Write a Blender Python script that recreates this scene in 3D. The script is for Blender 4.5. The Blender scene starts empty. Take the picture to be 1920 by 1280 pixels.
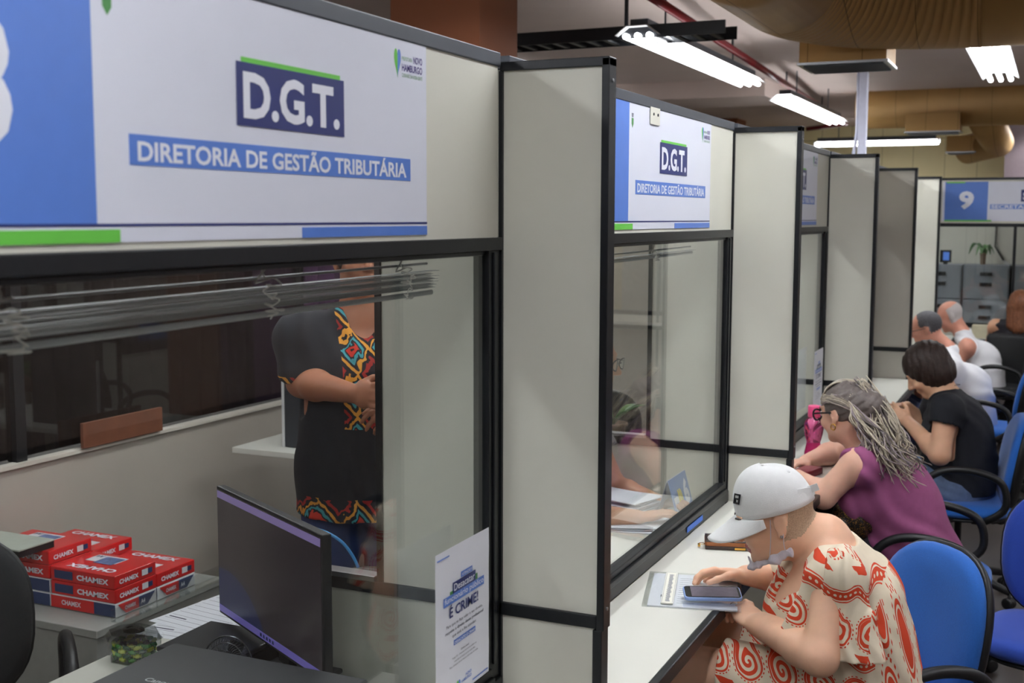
import bpy, bmesh, math, random
import numpy as np
from mathutils import Vector, Matrix
random.seed(4); RNG = np.random.RandomState(7)
scene = bpy.context.scene
COL = scene.collection
V = lambda *a: np.array(a, float)
def nrm(v):
    v = np.asarray(v, float); return v/np.linalg.norm(v)

# ------------------------------------------------------------------ camera
CF, CYAW, CPIT, CROL = 2229.84, math.radians(24.54), math.radians(5.964), math.radians(0.155)
CPOS = V(1.039, 0, 1.758)
_fw = V(-math.sin(CYAW)*math.cos(CPIT), math.cos(CYAW)*math.cos(CPIT), -math.sin(CPIT))
_r = V(math.cos(CYAW), math.sin(CYAW), 0); _u = np.cross(_r, _fw)
CR = _r*math.cos(CROL)+_u*math.sin(CROL); CU = -_r*math.sin(CROL)+_u*math.cos(CROL)
cd = bpy.data.cameras.new('camera'); cam = bpy.data.objects.new('camera', cd); COL.objects.link(cam)
M = Matrix.Identity(4)
for i in range(3):
    M[i][0] = CR[i]; M[i][1] = CU[i]; M[i][2] = -_fw[i]; M[i][3] = CPOS[i]
cam.matrix_world = M
cd.sensor_width = 36; cd.lens = CF/1920*36; cd.clip_start = .05; cd.clip_end = 100
cd.dof.use_dof = True; cd.dof.focus_distance = 3.0; cd.dof.aperture_fstop = 5.6
scene.camera = cam
def _ray(x, y): return _fw+CR*(x-960)/CF+CU*(640-y)/CF
def onX(x, y, X): d = _ray(x, y); return CPOS+d*(X-CPOS[0])/d[0]
def onY(x, y, Y): d = _ray(x, y); return CPOS+d*(Y-CPOS[1])/d[1]
def onZ(x, y, Z): d = _ray(x, y); return CPOS+d*(Z-CPOS[2])/d[2]

# ------------------------------------------------------------------ world, exposure, lamps' power
w = bpy.data.worlds.new('world'); scene.world = w; w.use_nodes = True
w.node_tree.nodes['Background'].inputs[0].default_value = (.75, .8, 1, 1)
w.node_tree.nodes['Background'].inputs[1].default_value = .0
scene.view_settings.view_transform = 'Standard'; scene.view_settings.look = 'None'
scene.view_settings.gamma = 1; scene.view_settings.use_curve_mapping = False
scene.view_settings.exposure = 0.0
TUBE_POWER = 42.0       # watts of one fluorescent fixture's area lamp

# ------------------------------------------------------------------ materials
def lin(c):
    return tuple(((v/255)/12.92 if v/255 <= .04045 else ((v/255+.055)/1.055)**2.4) for v in c)
MATS = {}
def mat(name, rgb, rough=.6, metal=0, var=.04, scale=30, bump=0, bscale=200, coat=0, sheen=0, alpha=None, trans=0, emit=None, es=1, spec=.5, sss=0):
    m = bpy.data.materials.new(name); m.use_nodes = True; nt = m.node_tree; b = nt.nodes['Principled BSDF']
    c = lin(rgb)
    if var:
        tc = nt.nodes.new('ShaderNodeTexCoord'); n = nt.nodes.new('ShaderNodeTexNoise'); n.inputs['Scale'].default_value = scale; n.inputs['Detail'].default_value = 4
        r = nt.nodes.new('ShaderNodeValToRGB'); r.color_ramp.elements[0].position = .3; r.color_ramp.elements[1].position = .7
        r.color_ramp.elements[0].color = tuple(v*(1-var) for v in c)+(1,); r.color_ramp.elements[1].color = tuple(min(1, v*(1+var)) for v in c)+(1,)
        nt.links.new(tc.outputs['Object'], n.inputs['Vector']); nt.links.new(n.outputs['Fac'], r.inputs[0]); nt.links.new(r.outputs[0], b.inputs['Base Color'])
    else: b.inputs['Base Color'].default_value = c+(1,)
    if bump:
        tc2 = nt.nodes.new('ShaderNodeTexCoord'); n2 = nt.nodes.new('ShaderNodeTexNoise'); n2.inputs['Scale'].default_value = bscale; n2.inputs['Detail'].default_value = 3
        bp = nt.nodes.new('ShaderNodeBump'); bp.inputs['Strength'].default_value = bump; bp.inputs['Distance'].default_value = .004
        nt.links.new(tc2.outputs['Object'], n2.inputs['Vector']); nt.links.new(n2.outputs['Fac'], bp.inputs['Height']); nt.links.new(bp.outputs[0], b.inputs['Normal'])
    b.inputs['Roughness'].default_value = rough; b.inputs['Metallic'].default_value = metal
    b.inputs['Coat Weight'].default_value = coat; b.inputs['Sheen Weight'].default_value = sheen
    b.inputs['Specular IOR Level'].default_value = spec
    if sss:
        b.inputs['Subsurface Weight'].default_value = sss; b.inputs['Subsurface Radius'].default_value = (1, .35, .2); b.inputs['Subsurface Scale'].default_value = .008
    if trans: b.inputs['Transmission Weight'].default_value = trans
    if emit is not None:
        b.inputs['Emission Color'].default_value = lin(emit)+(1,); b.inputs['Emission Strength'].default_value = es
    MATS[name] = m; return m
def glassmat(name, tint=(1, 1, 1), f0=.04, boost=1.0, rough=0.0, clear=.97):
    m = bpy.data.materials.new(name); m.use_nodes = True; nt = m.node_tree; nt.nodes.remove(nt.nodes['Principled BSDF'])
    out = nt.nodes['Material Output']; tr = nt.nodes.new('ShaderNodeBsdfTransparent'); tr.inputs[0].default_value = tuple(t*clear for t in tint)+(1,)
    gl = nt.nodes.new('ShaderNodeBsdfGlossy'); gl.inputs['Roughness'].default_value = rough; gl.inputs[0].default_value = (1, 1, 1, 1)
    lw = nt.nodes.new('ShaderNodeLayerWeight'); lw.inputs[0].default_value = .5
    p = nt.nodes.new('ShaderNodeMath'); p.operation = 'POWER'; p.inputs[1].default_value = 5
    a = nt.nodes.new('ShaderNodeMath'); a.operation = 'MULTIPLY_ADD'; a.inputs[1].default_value = (1-f0)*boost; a.inputs[2].default_value = f0*boost
    mx = nt.nodes.new('ShaderNodeMixShader')
    nt.links.new(lw.outputs['Facing'], p.inputs[0]); nt.links.new(p.outputs[0], a.inputs[0]); nt.links.new(a.outputs[0], mx.inputs[0])
    nt.links.new(tr.outputs[0], mx.inputs[1]); nt.links.new(gl.outputs[0], mx.inputs[2]); nt.links.new(mx.outputs[0], out.inputs[0])
    MATS[name] = m; return m
class N:
    """tiny wrapper that turns arithmetic into Math nodes"""
    nt = None
    def __init__(s, o): s.o = o
    @staticmethod
    def op(f, *a):
        n = N.nt.nodes.new('ShaderNodeMath'); n.operation = f
        for i, x in enumerate(a):
            if isinstance(x, N): N.nt.links.new(x.o, n.inputs[i])
            else: n.inputs[i].default_value = x
        return N(n.outputs[0])
    def __add__(s, b): return N.op('ADD', s, b)
    __radd__ = __add__
    def __sub__(s, b): return N.op('SUBTRACT', s, b)
    def __rsub__(s, b): return N.op('SUBTRACT', b, s)
    def __mul__(s, b): return N.op('MULTIPLY', s, b)
    __rmul__ = __mul__
    def __truediv__(s, b): return N.op('DIVIDE', s, b)
    def lt(s, b): return N.op('LESS_THAN', s, b)
    def gt(s, b): return N.op('GREATER_THAN', s, b)
def nsin(a): return N.op('SINE', a)
def nabs(a): return N.op('ABSOLUTE', a)
def nmin(a, b): return N.op('MINIMUM', a, b)
def nmax(a, b): return N.op('MAXIMUM', a, b)
def nflr(a): return N.op('FLOOR', a)
def nhyp(a, b): return N.op('SQRT', a*a+b*b)
def fracc(a): return N.op('FRACT', a)-.5
def base_mix(m, fac, rgb, base=None):
    """mix a second colour into the material's base colour"""
    nt = m.node_tree; b = nt.nodes['Principled BSDF']; mx = nt.nodes.new('ShaderNodeMix'); mx.data_type = 'RGBA'
    lk = b.inputs['Base Color'].links
    if lk: nt.links.new(lk[0].from_socket, mx.inputs[6])
    else: mx.inputs[6].default_value = b.inputs['Base Color'].default_value
    mx.inputs[7].default_value = lin(rgb)+(1,)
    nt.links.new(fac.o, mx.inputs[0]); nt.links.new(mx.outputs[2], b.inputs['Base Color'])
def coords(m, which='Object'):
    nt = m.node_tree; N.nt = nt; tc = nt.nodes.new('ShaderNodeTexCoord'); sp = nt.nodes.new('ShaderNodeSeparateXYZ')
    nt.links.new(tc.outputs[which], sp.inputs[0]); return N(sp.outputs[0]), N(sp.outputs[1]), N(sp.outputs[2])

cream = mat('cream_laminate', (205, 204, 192), .5, var=.02, scale=6)
black = mat('black_aluminium', (26, 28, 32), .38, .3, var=.08, scale=80, bump=.03)
blackp = mat('black_plastic', (20, 21, 24), .45, var=.1)
rubber = mat('black_rubber', (24, 24, 26), .6, var=.1)
signw = mat('sign_white_vinyl', (216, 219, 232), .35, var=.01, scale=10)
signb = mat('sign_blue', (84, 124, 206), .35, var=.02)
signd = mat('sign_navy', (38, 48, 112), .35, var=.02)
signg = mat('sign_green', (104, 196, 74), .35, var=.02)
txtw = mat('lettering_white', (226, 228, 238), .4, var=0)
paper = mat('white_paper', (226, 228, 236), .7, var=.01)
inkd = mat('ink_dark', (40, 44, 70), .6, var=0)
inkg = mat('ink_grey', (120, 122, 135), .6, var=0)
grnd = mat('sign_green_dark', (70, 140, 70), .4, var=0)
purp = mat('logo_purple', (70, 50, 130), .4, var=0)
glass = glassmat('window_glass', (.96, .98, .97), .042, 1.0)
acryl = glassmat('clear_acrylic', (.97, .985, .98), .05, 1.2, .05)
worktop = mat('white_worktop', (218, 217, 208), .32, var=.015, scale=5)
darkgrey = mat('dark_grey_metal', (66, 70, 78), .4, .3)
steel = mat('brushed_steel', (170, 172, 175), .3, .9)
red = mat('red_wrapper', (206, 28, 30), .3, var=.03, coat=.2)
navy = mat('navy_print', (40, 58, 100), .35, var=.02)
bluef = mat('blue_fabric', (26, 98, 186), .85, var=.07, scale=300, bump=.25, bscale=900, sheen=.2)
bluef2 = mat('deep_blue_fabric', (28, 66, 166), .85, var=.07, scale=300, bump=.25, bscale=900, sheen=.2)
white_e = mat('white_enamel', (205, 205, 205), .4)
tube_m = mat('fluorescent_tube', (255, 255, 255), .4, var=0, emit=(248, 250, 255), es=14)
redpipe = mat('red_pipe_paint', (120, 24, 30), .4)
gold = mat('gold_metal', (220, 170, 80), .25, 1, var=0)

# ------------------------------------------------------------------ object helpers
def link(o, parent=None):
    COL.objects.link(o)
    if parent is not None: o.parent = parent
    return o
def thing(name, label, cat, loc=(0, 0, 0), group=None):
    o = bpy.data.objects.new(name, None); o.empty_display_size = .1; o.location = [float(v) for v in loc]
    o['label'] = label; o['category'] = cat
    if group: o['group'] = group
    return link(o)
def tag(o, label, cat, group=None, kind=None):
    o['label'] = label; o['category'] = cat
    if group: o['group'] = group
    if kind: o['kind'] = kind
    return o
def copy_tree(o, parent=None):
    c = o.copy(); COL.objects.link(c)
    if parent is not None: c.parent = parent
    for ch in list(o.children): copy_tree(ch, c)
    return c
def origin(parent):
    l = V(0, 0, 0)
    while parent is not None: l = l+V(*parent.location); parent = parent.parent
    return l
class MB:
    def __init__(s): s.v = []; s.f = []; s.m = []; s.cur = 0
    def add(s, vs, fs):
        b = len(s.v); s.v += [tuple(float(c) for c in v) for v in vs]; s.f += [tuple(i+b for i in f) for f in fs]; s.m += [s.cur]*len(fs); return s
    def box(s, lo, hi):
        x0, y0, z0 = lo; x1, y1, z1 = hi
        return s.add([(x0, y0, z0), (x1, y0, z0), (x1, y1, z0), (x0, y1, z0), (x0, y0, z1), (x1, y0, z1), (x1, y1, z1), (x0, y1, z1)],
                     [(0, 3, 2, 1), (4, 5, 6, 7), (0, 1, 5, 4), (1, 2, 6, 5), (2, 3, 7, 6), (3, 0, 4, 7)])
    def obox(s, c, ax, h):
        c = V(*c); A = [nrm(a)*k for a, k in zip(ax, h)]
        vs = [c+A[0]*i+A[1]*j+A[2]*k for k in (-1, 1) for (i, j) in ((-1, -1), (1, -1), (1, 1), (-1, 1))]
        return s.add(vs, [(0, 3, 2, 1), (4, 5, 6, 7), (0, 1, 5, 4), (1, 2, 6, 5), (2, 3, 7, 6), (3, 0, 4, 7)])
    def tube(s, pts, r, n=8, cap=True, flat=None):
        pts = [V(*p) for p in pts]; k = len(pts); R = r if hasattr(r, '__len__') else [r]*k
        t0 = nrm(pts[1]-pts[0]); ref = V(0, 0, 1) if abs(t0[2]) < .9 else V(1, 0, 0)
        if flat is not None: ref = nrm(flat[0])
        side = nrm(np.cross(t0, ref)); vs = []
        for i, p in enumerate(pts):
            t = nrm(pts[min(i+1, k-1)]-pts[max(i-1, 0)]); side = nrm(side-t*np.dot(side, t)); up = np.cross(side, t)
            q = flat[1] if flat is not None else 1
            for j in range(n):
                a = 2*math.pi*j/n; vs.append(p+side*math.cos(a)*R[i]+up*math.sin(a)*R[i]*q)
        fs = [(i*n+j, i*n+(j+1) % n, (i+1)*n+(j+1) % n, (i+1)*n+j) for i in range(k-1) for j in range(n)]
        if cap: fs += [tuple(range(n))[::-1], tuple(range((k-1)*n, k*n))]
        return s.add(vs, fs)
    def lathe(s, prof, c, ax=(0, 0, 1), n=24, cap=True):
        ax = nrm(ax); e1 = nrm(np.cross(ax, V(1, 0, 0) if abs(ax[0]) < .9 else V(0, 1, 0))); e2 = np.cross(ax, e1); c = V(*c); vs = []
        for (r, h) in prof:
            for j in range(n):
                a = 2*math.pi*j/n; vs.append(c+ax*h+e1*math.cos(a)*r+e2*math.sin(a)*r)
        k = len(prof); fs = [(i*n+j, i*n+(j+1) % n, (i+1)*n+(j+1) % n, (i+1)*n+j) for i in range(k-1) for j in range(n)]
        if cap: fs += [tuple(range(n))[::-1], tuple(range((k-1)*n, k*n))]
        return s.add(vs, fs)
    def prism(s, poly, O, u, v, n, h):
        """2-D polygon in the frame (O,u,v) extruded h along n"""
        O, u, v, n = V(*O), V(*u), V(*v), V(*n); k = len(poly)
        a = [O+u*p[0]+v*p[1] for p in poly]; b = [p+n*h for p in a]
        return s.add(a+b, [tuple(range(k))[::-1], tuple(range(k, 2*k))]+[(i, (i+1) % k, k+(i+1) % k, k+i) for i in range(k)])
    def rect(s, F, u0, u1, v0, v1, off=.0006, th=.0006):
        O, u, v, n = F
        return s.prism([(u0, v0), (u1, v0), (u1, v1), (u0, v1)], O+n*off, u, v, n, th)
    def mesh(s, me, f):
        s.add([f(v.co) for v in me.vertices], [tuple(p.vertices) for p in me.polygons]); return s
    def build(s, name, mats, parent=None, smooth=False, bevel=0, world=True, seg=2, sub=0):
        if not isinstance(mats, (list, tuple)): mats = [mats]
        me = bpy.data.meshes.new(name); off = origin(parent) if (world and parent is not None) else V(0, 0, 0)
        me.from_pydata([(v[0]-off[0], v[1]-off[1], v[2]-off[2]) for v in s.v], [], s.f)
        for m in mats: me.materials.append(m)
        me.polygons.foreach_set('material_index', s.m)
        if smooth: me.polygons.foreach_set('use_smooth', [True]*len(s.f))
        me.update(); o = bpy.data.objects.new(name, me)
        if bevel:
            b = o.modifiers.new('b', 'BEVEL'); b.width = bevel; b.segments = seg; b.limit_method = 'ANGLE'; b.angle_limit = .6
        if sub:
            b = o.modifiers.new('s', 'SUBSURF'); b.levels = sub; b.render_levels = sub
        if smooth:
            try: me.shade_auto_smooth = True
            except Exception: pass
        return link(o, parent)
def structure(o): o['kind'] = 'structure'; return o
_tc = {}
def text_me(t, bold=.0):
    k = (t, bold)
    if k not in _tc:
        cu = bpy.data.curves.new('t', 'FONT'); cu.body = t; cu.offset = bold; cu.resolution_u = 3
        o = bpy.data.objects.new('t', cu); COL.objects.link(o); dg = bpy.context.evaluated_depsgraph_get()
        me = bpy.data.meshes.new_from_object(o.evaluated_get(dg)); bpy.data.objects.remove(o)
        _tc[k] = me
    return _tc[k]
def write(mb, t, F, u0, v0, w, h, bold=.02, off=.0014, flip=False, th=None):
    """lettering fitted in the rectangle (u0,v0,w,h) of the frame F"""
    me = text_me(t, bold); xs = [q.co.x for q in me.vertices]; ys = [q.co.y for q in me.vertices]
    x0, x1, y0, y1 = min(xs), max(xs), min(ys), max(ys); O, u, v, n = F
    def f(c):
        a = (c.x-x0)/(x1-x0); b = (c.y-y0)/max(1e-6, y1-y0)
        return O+u*(u0+a*w)+v*(v0+b*h)+n*off
    return mb.mesh(me, f)
def frame(O, u, v): u, v = nrm(u), nrm(v); return (V(*O), u, v, np.cross(u, v))

# ================================================================== THE SETTING
floor_m = mat('floor_planks', (92, 82, 76), .38, var=.12, scale=3)
x_, y_, z_ = coords(floor_m)
base_mix(floor_m, nmin(nmax(nabs(fracc(x_*4))*-60+1.6+28, 0)*.6, .6), (40, 36, 34))
ceil_m = mat('ceiling_paint', (206, 188, 180), .9, var=.04, scale=1.5)
wall_m = mat('brown_grey_wall_paint', (176, 156, 146), .9, var=.04, scale=1.5)
tile_m = mat('cream_wall_panels', (222, 208, 160), .6, var=.03, scale=2)
x_, y_, z_ = coords(tile_m)
base_mix(tile_m, nmax((nabs(fracc(x_*2.4))*1).gt(.488), (nabs(fracc(z_*1.05))*1).gt(.494)), (176, 162, 120))
XL, XR, YB, YF, ZC = -6.5, 6.0, 17.5, -5.0, 3.05
structure(MB().box((XL, YF, -.1), (XR, YB, 0)).build('floor', floor_m))
structure(MB().box((XL, YF, ZC), (XR, YB, ZC+.1)).build('ceiling', ceil_m))
structure(MB().box((XL-.1, YF, -.1), (XL, YB, ZC+.1)).build('wall_left', wall_m))
structure(MB().box((XR, YF, -.1), (XR+.1, YB, ZC+.1)).build('wall_right', wall_m))
structure(MB().box((XL-.1, YB, -.1), (XR+.1, YB+.1, ZC+.1)).build('wall_back', tile_m))
structure(MB().box((XL-.1, YF-.1, -.1), (XR+.1, YF, ZC+.1)).build('wall_front', wall_m))
colm = mat('brown_orange_paint', (126, 74, 46), .8, var=.03, scale=2)
a, b = onY(732, 40, 5.35), onY(899, 40, 5.35)
structure(MB().box((a[0], 5.35, 0), (b[0], 5.8, ZC)).build('trim_1', colm))
a, b, c = onY(1343, 190, 15.5), onY(1383, 190, 15.5), onY(1383, 225, 15.5)
structure(MB().box((a[0], 15.5, 0), (b[0], 16, a[2])).build('trim_2', colm))
p1 = onY(1888, 240, 16.6)
structure(MB().box((p1[0], 16.3, 0), (p1[0]+.7, YB, ZC)).build('trim_3', mat('mauve_pillar_paint', (118, 104, 108), .8)))
# concrete beam across the ceiling
structure(MB().box((XL, 11.2, ZC-.16), (-1.5, 12.2, ZC)).build('trim_4', ceil_m))

FINY = [2.2515, 4.163, 6.069, 7.823, 9.501]
DF, ZT, ZH, ZFT, ZRB = .2355, 2.087, 1.717, 2.069, .9496
WF = lambda: frame((0.0, 0, 0), (0, 1, 0), (0, 0, 1))

def booth_front(i, y0, y1, label):
    t = thing('booth_front', label, 'partition', (0, (y0+y1)/2, 0), 'glazed booth fronts in a row')
    MB().box((-.028, y0+.006, ZH), (0, y1-.006, ZT-.028)).build('header_panel', cream, t)
    MB().box((-.036, y0, ZT-.028), (.004, y1, ZT)).build('top_rail', darkgrey, t, bevel=.002)
    m = MB().box((-.034, y0, ZH-.026), (.008, y1, ZH)).box((-.03, y0+.05, ZH-.036), (-.006, y1-.05, ZH-.026))
    m.build('header_rail', black, t, bevel=.002)
    for yy in (y0, y1-.05):
        m = MB().box((-.034, yy, .79), (.002, yy+.05, ZH-.026)).box((.002, yy+.016, .826), (.007, yy+.030, ZH-.03))
        m.build('post', black, t, bevel=.0015)
    m = MB().box((-.030, y0+.05, .790), (.018, y1-.05, .806)).box((-.022, y0+.05, .806), (.010, y1-.05, .824)).box((-.034, y0, .751), (.011, y1, .790))
    m.build('sill', black, t, bevel=.002)
    MB().box((-.010, y0+.05, .824), (-.006, y1-.05, ZH-.034)).build('glass_pane', glass, t)
    MB().box((-.028, y0, .04), (-.004, y1, .725)).build('lower_panel', cream, t)
    return t
YS = [.35]+FINY
names = ['nearest, under the largest D.G.T. sign', 'second, above the counter with the phone', 'third, with a notice near the pink bottle', 'fourth, mostly hidden behind the dividers', 'farthest before the number 9 wall']
for i in range(5):
    booth_front(i, YS[i]+.0, YS[i+1]-.042, 'black framed glass booth front, '+names[i])
booth_front(5, YS[5], 10.98, 'short black framed cream booth front between the last divider and the number 9 wall')

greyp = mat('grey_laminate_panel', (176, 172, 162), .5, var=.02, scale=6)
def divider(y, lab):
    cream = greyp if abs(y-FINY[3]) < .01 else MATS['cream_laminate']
    t = thing('divider_panel', lab, 'divider', (.12, y, 0), 'cream divider fins between booths')
    y0 = y-.040; x0, x1 = 0.0, DF
    MB().box((x0+.006, y0+.008, ZRB), (x1-.016, y-.008, ZFT-.018)).build('upper_panel', cream, t)
    MB().box((x0+.006, y0+.008, .05), (x1-.024, y-.008, ZRB-.026)).build('lower_panel', cream, t)
    m = MB().box((x1-.016, y0, ZRB-.03), (x1, y, ZFT-.002))
    m.build('outer_post', black, t, bevel=.0015)
    m = MB().box((x1-.024, y0, .0), (x1-.004, y, ZRB-.03))
    m.build('lower_post', black, t, bevel=.0015)
    MB().box((x0, y0, ZFT-.018), (x1, y, ZFT)).build('top_rail', black, t, bevel=.0015)
    MB().box((x0, y0, ZRB-.027), (x1-.016, y, ZRB)).build('middle_rail', black, t, bevel=.0015)
    MB().box((x0-.002, y0, 0), (x0+.006, y, ZFT-.018)).build('inner_post', black, t)
    for zz in (ZFT-.045, ZRB+.012):
        MB().lathe([(.004, 0), (.004, .0015), (.002, .0022)], (x1, y-.02, zz), (1, 0, 0), 10).build('screw', steel, t)
    return t
dn = ['cream divider panel in black frame, nearest and tallest looking, beside the poster', 'cream divider panel in black frame above the white cap',
      'cream divider panel in black frame, third from the camera, behind the grey-haired woman', 'greyish divider panel in black frame, fourth from the camera, left of the brown-haired woman',
      'narrow looking cream divider panel in black frame beside the blue number 9 sign']
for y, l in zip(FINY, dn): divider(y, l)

# inner partitions behind the glass
def inner_partition(y, lab):
    t = thing('inner_partition', lab, 'partition', (-.2, y, 0), 'cream inner partitions behind the glass')
    y0 = y-.03
    MB().box((-.29, y0+.006, ZRB), (-.045, y-.006, ZT-.03)).build('upper_panel', cream, t)
    MB().box((-.56, y0+.006, .03), (-.045, y-.006, ZRB-.028)).build('lower_panel', cream, t)
    MB().box((-.305, y0, ZRB), (-.29, y, ZT-.03)).build('end_post', black, t, bevel=.001)
    MB().box((-.56, y0, ZRB-.028), (-.045, y, ZRB)).build('middle_rail', black, t, bevel=.001)
    MB().box((-.55, y0-.004, ZRB), (-.31, y+.004, ZRB+.012)).build('ledge', steel, t, bevel=.001)
    MB().box((-.575, y0, 0), (-.56, y, ZRB)).build('side_post', black, t)
    MB().box((-.305, y0, ZT-.03), (-.045, y, ZT-.01)).build('top_rail', black, t)
    return t
for y, l in zip(FINY[:4], ['cream inner partition behind the nearest pane, between two booths', 'cream inner partition behind the second pane, right of the glasses',
                           'cream inner partition behind the third pane beside the taped notice', 'cream inner partition behind the fourth pane']):
    inner_partition(y, l)

# counters on the visitors' side
def counter(y0, y1, lab):
    t = thing('counter', lab, 'counter', (.15, (y0+y1)/2, 0), 'white visitor counters')
    MB().box((.012, y0+.001, .722), (.272, y1-.001, .75)).build('worktop', worktop, t)
    MB().box((.272, y0+.001, .715), (.293, y1-.001, .751)).build('front_edge', black, t, bevel=.004)
    for yy in (y0+.5, y1-.52):
        MB().prism([(0, .0), (.21, .0), (.21, -.02), (.02, -.16), (0, -.16)], (.0, yy, .721), (1, 0, 0), (0, 0, 1), (0, 1, 0), .018).build('bracket', cream, t)
cl = ['white counter with black edge in the nearest booth, below the frame', 'white counter with black edge holding the phone, papers and wallet', 'white counter with black edge under the pink bottle',
      'white counter with black edge before the brown-haired woman', 'white counter with black edge before the white-shirted men', 'white counter end by the number 9 wall']
for i in range(6):
    y1 = (FINY+[10.95])[i]
    counter(YS[i], y1-.041, cl[i])

# ------------------------------------------------------------------ signs
def heart(mb, F, cx, cz, w, h, mats=(0, 1), flag=True):
    pts = []
    for k in range(40):
        t = math.pi*2*k/40; x = 16*math.sin(t)**3; y = 13*math.cos(t)-5*math.cos(2*t)-2*math.cos(3*t)-math.cos(4*t)
        pts.append((cx+x/32*w, cz+(y+2.5)/29*h))
    O, u, v, n = F
    L = [p for p in pts[20:]]+[pts[0]]; R = pts[:21]
    mb.cur = mats[0]; mb.prism(L[::-1] if False else L, O+n*.0012, u, v, n, .0004)
    mb.cur = mats[1]; mb.prism(R, O+n*.0012, u, v, n, .0004)
def logo(t, F, u1, v1, s=1.0):
    m = MB(); heart(m, F, u1-.090*s, v1-.026*s, .022*s, .048*s); m.build('heart_logo', [signg, signb], t)
    m = MB(); write(m, 'NOVO', F, u1-.035*s, v1-.0215*s, .032*s, .0125*s, .03); write(m, 'HAMBURGO', F, u1-.075*s, v1-.0375*s, .072*s, .0125*s, .03)
    m.build('town_name', purp, t)
    m = MB(); write(m, 'PREFEITURA', F, u1-.075*s, v1-.0195*s, .036*s, .0065*s, 0); write(m, 'CUIDANDO DA NOSSA GENTE', F, u1-.075*s, v1-.0475*s, .072*s, .0062*s, 0)
    m.build('slogan', grnd, t)
def sign(y, digit, lab, title='D.G.T.', sub='DIRETORIA DE GESTÃO TRIBUTÁRIA', F0=None, patch=False):
    F = frame((.0006, y, 0), (0, 1, 0), (0, 0, 1)) if F0 is None else F0
    t = thing('sign', lab, 'sign', tuple(F[0]+F[2]*0), 'booth header signs')
    z0, z1 = 1.7262, 2.0605
    MB().rect(F, 0, 1.155, z0, z1, 0, .0012).build('backing', signw, t)
    m = MB(); m.rect(F, 0, .34, 1.749, z1, .0012); m.build('number_panel', signb, t)
    MB().rect(F, 0, 1.155, 1.7455, 1.749, .0012).build('navy_line', signd, t)
    MB().rect(F, 0, .378, z0, 1.742, .0012).build('green_stripe', signg, t); MB().rect(F, .763, 1.155, z0, 1.742, .0012).build('blue_stripe', signb, t)
    if digit: m = MB(); write(m, digit, F, .115, 1.826, .105, .155, .045, .002); m.build('number', txtw, t)
    MB().rect(F, .622, .872, 1.966, 1.978, .0012).build('green_bar', signg, t)
    MB().rect(F, .610, .882, 1.8835, 1.971, .0018).build('title_box', signd, t)
    m = MB(); write(m, title, F, .624, 1.8935, .244, .0655, .035, .0028); m.build('title', txtw, t)
    MB().rect(F, .398, 1.095, 1.8205, 1.8585, .0012).build('subtitle_box', signb, t)
    m = MB(); write(m, sub, F, .412, 1.8255, .668, .031 if 'Ã' in sub else .024, .025, .0022); m.build('subtitle', txtw, t)
    logo(t, F, 1.143, 2.045)
    # small town crest
    m = MB(); O, u, v, n = F
    m.prism([(.36, 2.02), (.375, 2.02), (.375, 2.005), (.3675, 1.995), (.36, 2.005)], O+n*.0012, u, v, n, .0004); m.cur = 1
    m.prism([(.36, 2.033), (.375, 2.033), (.3735, 2.022), (.3615, 2.022)], O+n*.0012, u, v, n, .0004); m.build('crest', [grnd, inkg], t)
    return t
sign(.745, '8', 'largest looking sign, white with navy D.G.T. box, on the nearest header')
s2 = sign(2.669, '', 'white D.G.T. sign above the second booth with a small cream plate')
sign(4.566, '', 'white sign mostly hidden behind the second divider, on the third header')
# plate with two screws hanging over the second sign
t = thing('mounting_plate', 'small cream plate with two dark screws over the second sign', 'plate', (0.003, 3.21, 2.03))
F = frame((.0035, 0, 0), (0, 1, 0), (0, 0, 1)); a = onX(1217, 200, 0); b = onX(1234, 236, 0)
MB().rect(F, a[1], b[1], b[2], 2.062, 0, .002).build('plate', cream, t)
for k in (.3, .75): MB().lathe([(.004, 0), (.004, .002)], (.0055, a[1]+(b[1]-a[1])*k, b[2]+.028), (1, 0, 0), 10).build('screw', black, t)

# number 9 wall
YN = 11.0
F9 = frame((.10, YN-.031, 0), (1, 0, 0), (0, 0, 1))
MB_back = MB().box((-.6, 12.75, 0), (3.4, 12.79, 1.98)); tag(MB_back.build('office_screen', cream), 'tall cream office screen behind the filing cabinets', 'screen')
t = thing('glazed_partition', 'black framed glazed partition facing the camera under the number 9 sign', 'partition', (1.2, YN, 0))
MB().box((.0, YN-.028, ZH), (3.2, YN, 2.085)).build('header_panel', cream, t)
MB().box((0, YN-.034, 2.085), (3.2, YN+.004, 2.105)).build('top_rail', black, t)
MB().box((0, YN-.034, ZH-.03), (3.2, YN+.004, ZH)).build('header_rail', black, t)
for xx in (.0, .70, 1.5, 2.4, 3.18): MB().box((xx, YN-.034, .0), (xx+.025, YN+.004, ZH-.03)).build('post', black, t)
MB().box((.025, YN-.016, .86), (3.18, YN-.012, ZH-.03)).build('glass_pane', glass, t)
MB().box((.025, YN-.034, .82), (3.18, YN+.01, .86)).build('sill', black, t)
MB().box((.025, YN-.03, .05), (3.18, YN, .82)).build('lower_panel', cream, t)
F9 = frame((.12, YN-.0285, 0), (1, 0, 0), (0, 0, 1))
sign9 = thing('sign', 'white sign with a blue panel and white number 9 on the far wall', 'sign', (.12, YN-.03, 1.72), 'booth header signs')
MB().rect(F9, 0, 1.25, 1.735, 2.07, 0, .0012).build('backing', signw, sign9)
MB().rect(F9, 0.02, .365, 1.745, 2.07, .0012).build('number_panel', signb, sign9)
MB().rect(F9, .02, .40, 1.732, 1.745, .0012).build('green_stripe', signg, sign9); MB().rect(F9, .03, .18, 2.058, 2.07, .002).build('green_stripe', signg, sign9)
m = MB(); write(m, '9', F9, .135, 1.835, .12, .155, .045, .002); m.build('number', txtw, sign9)
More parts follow.
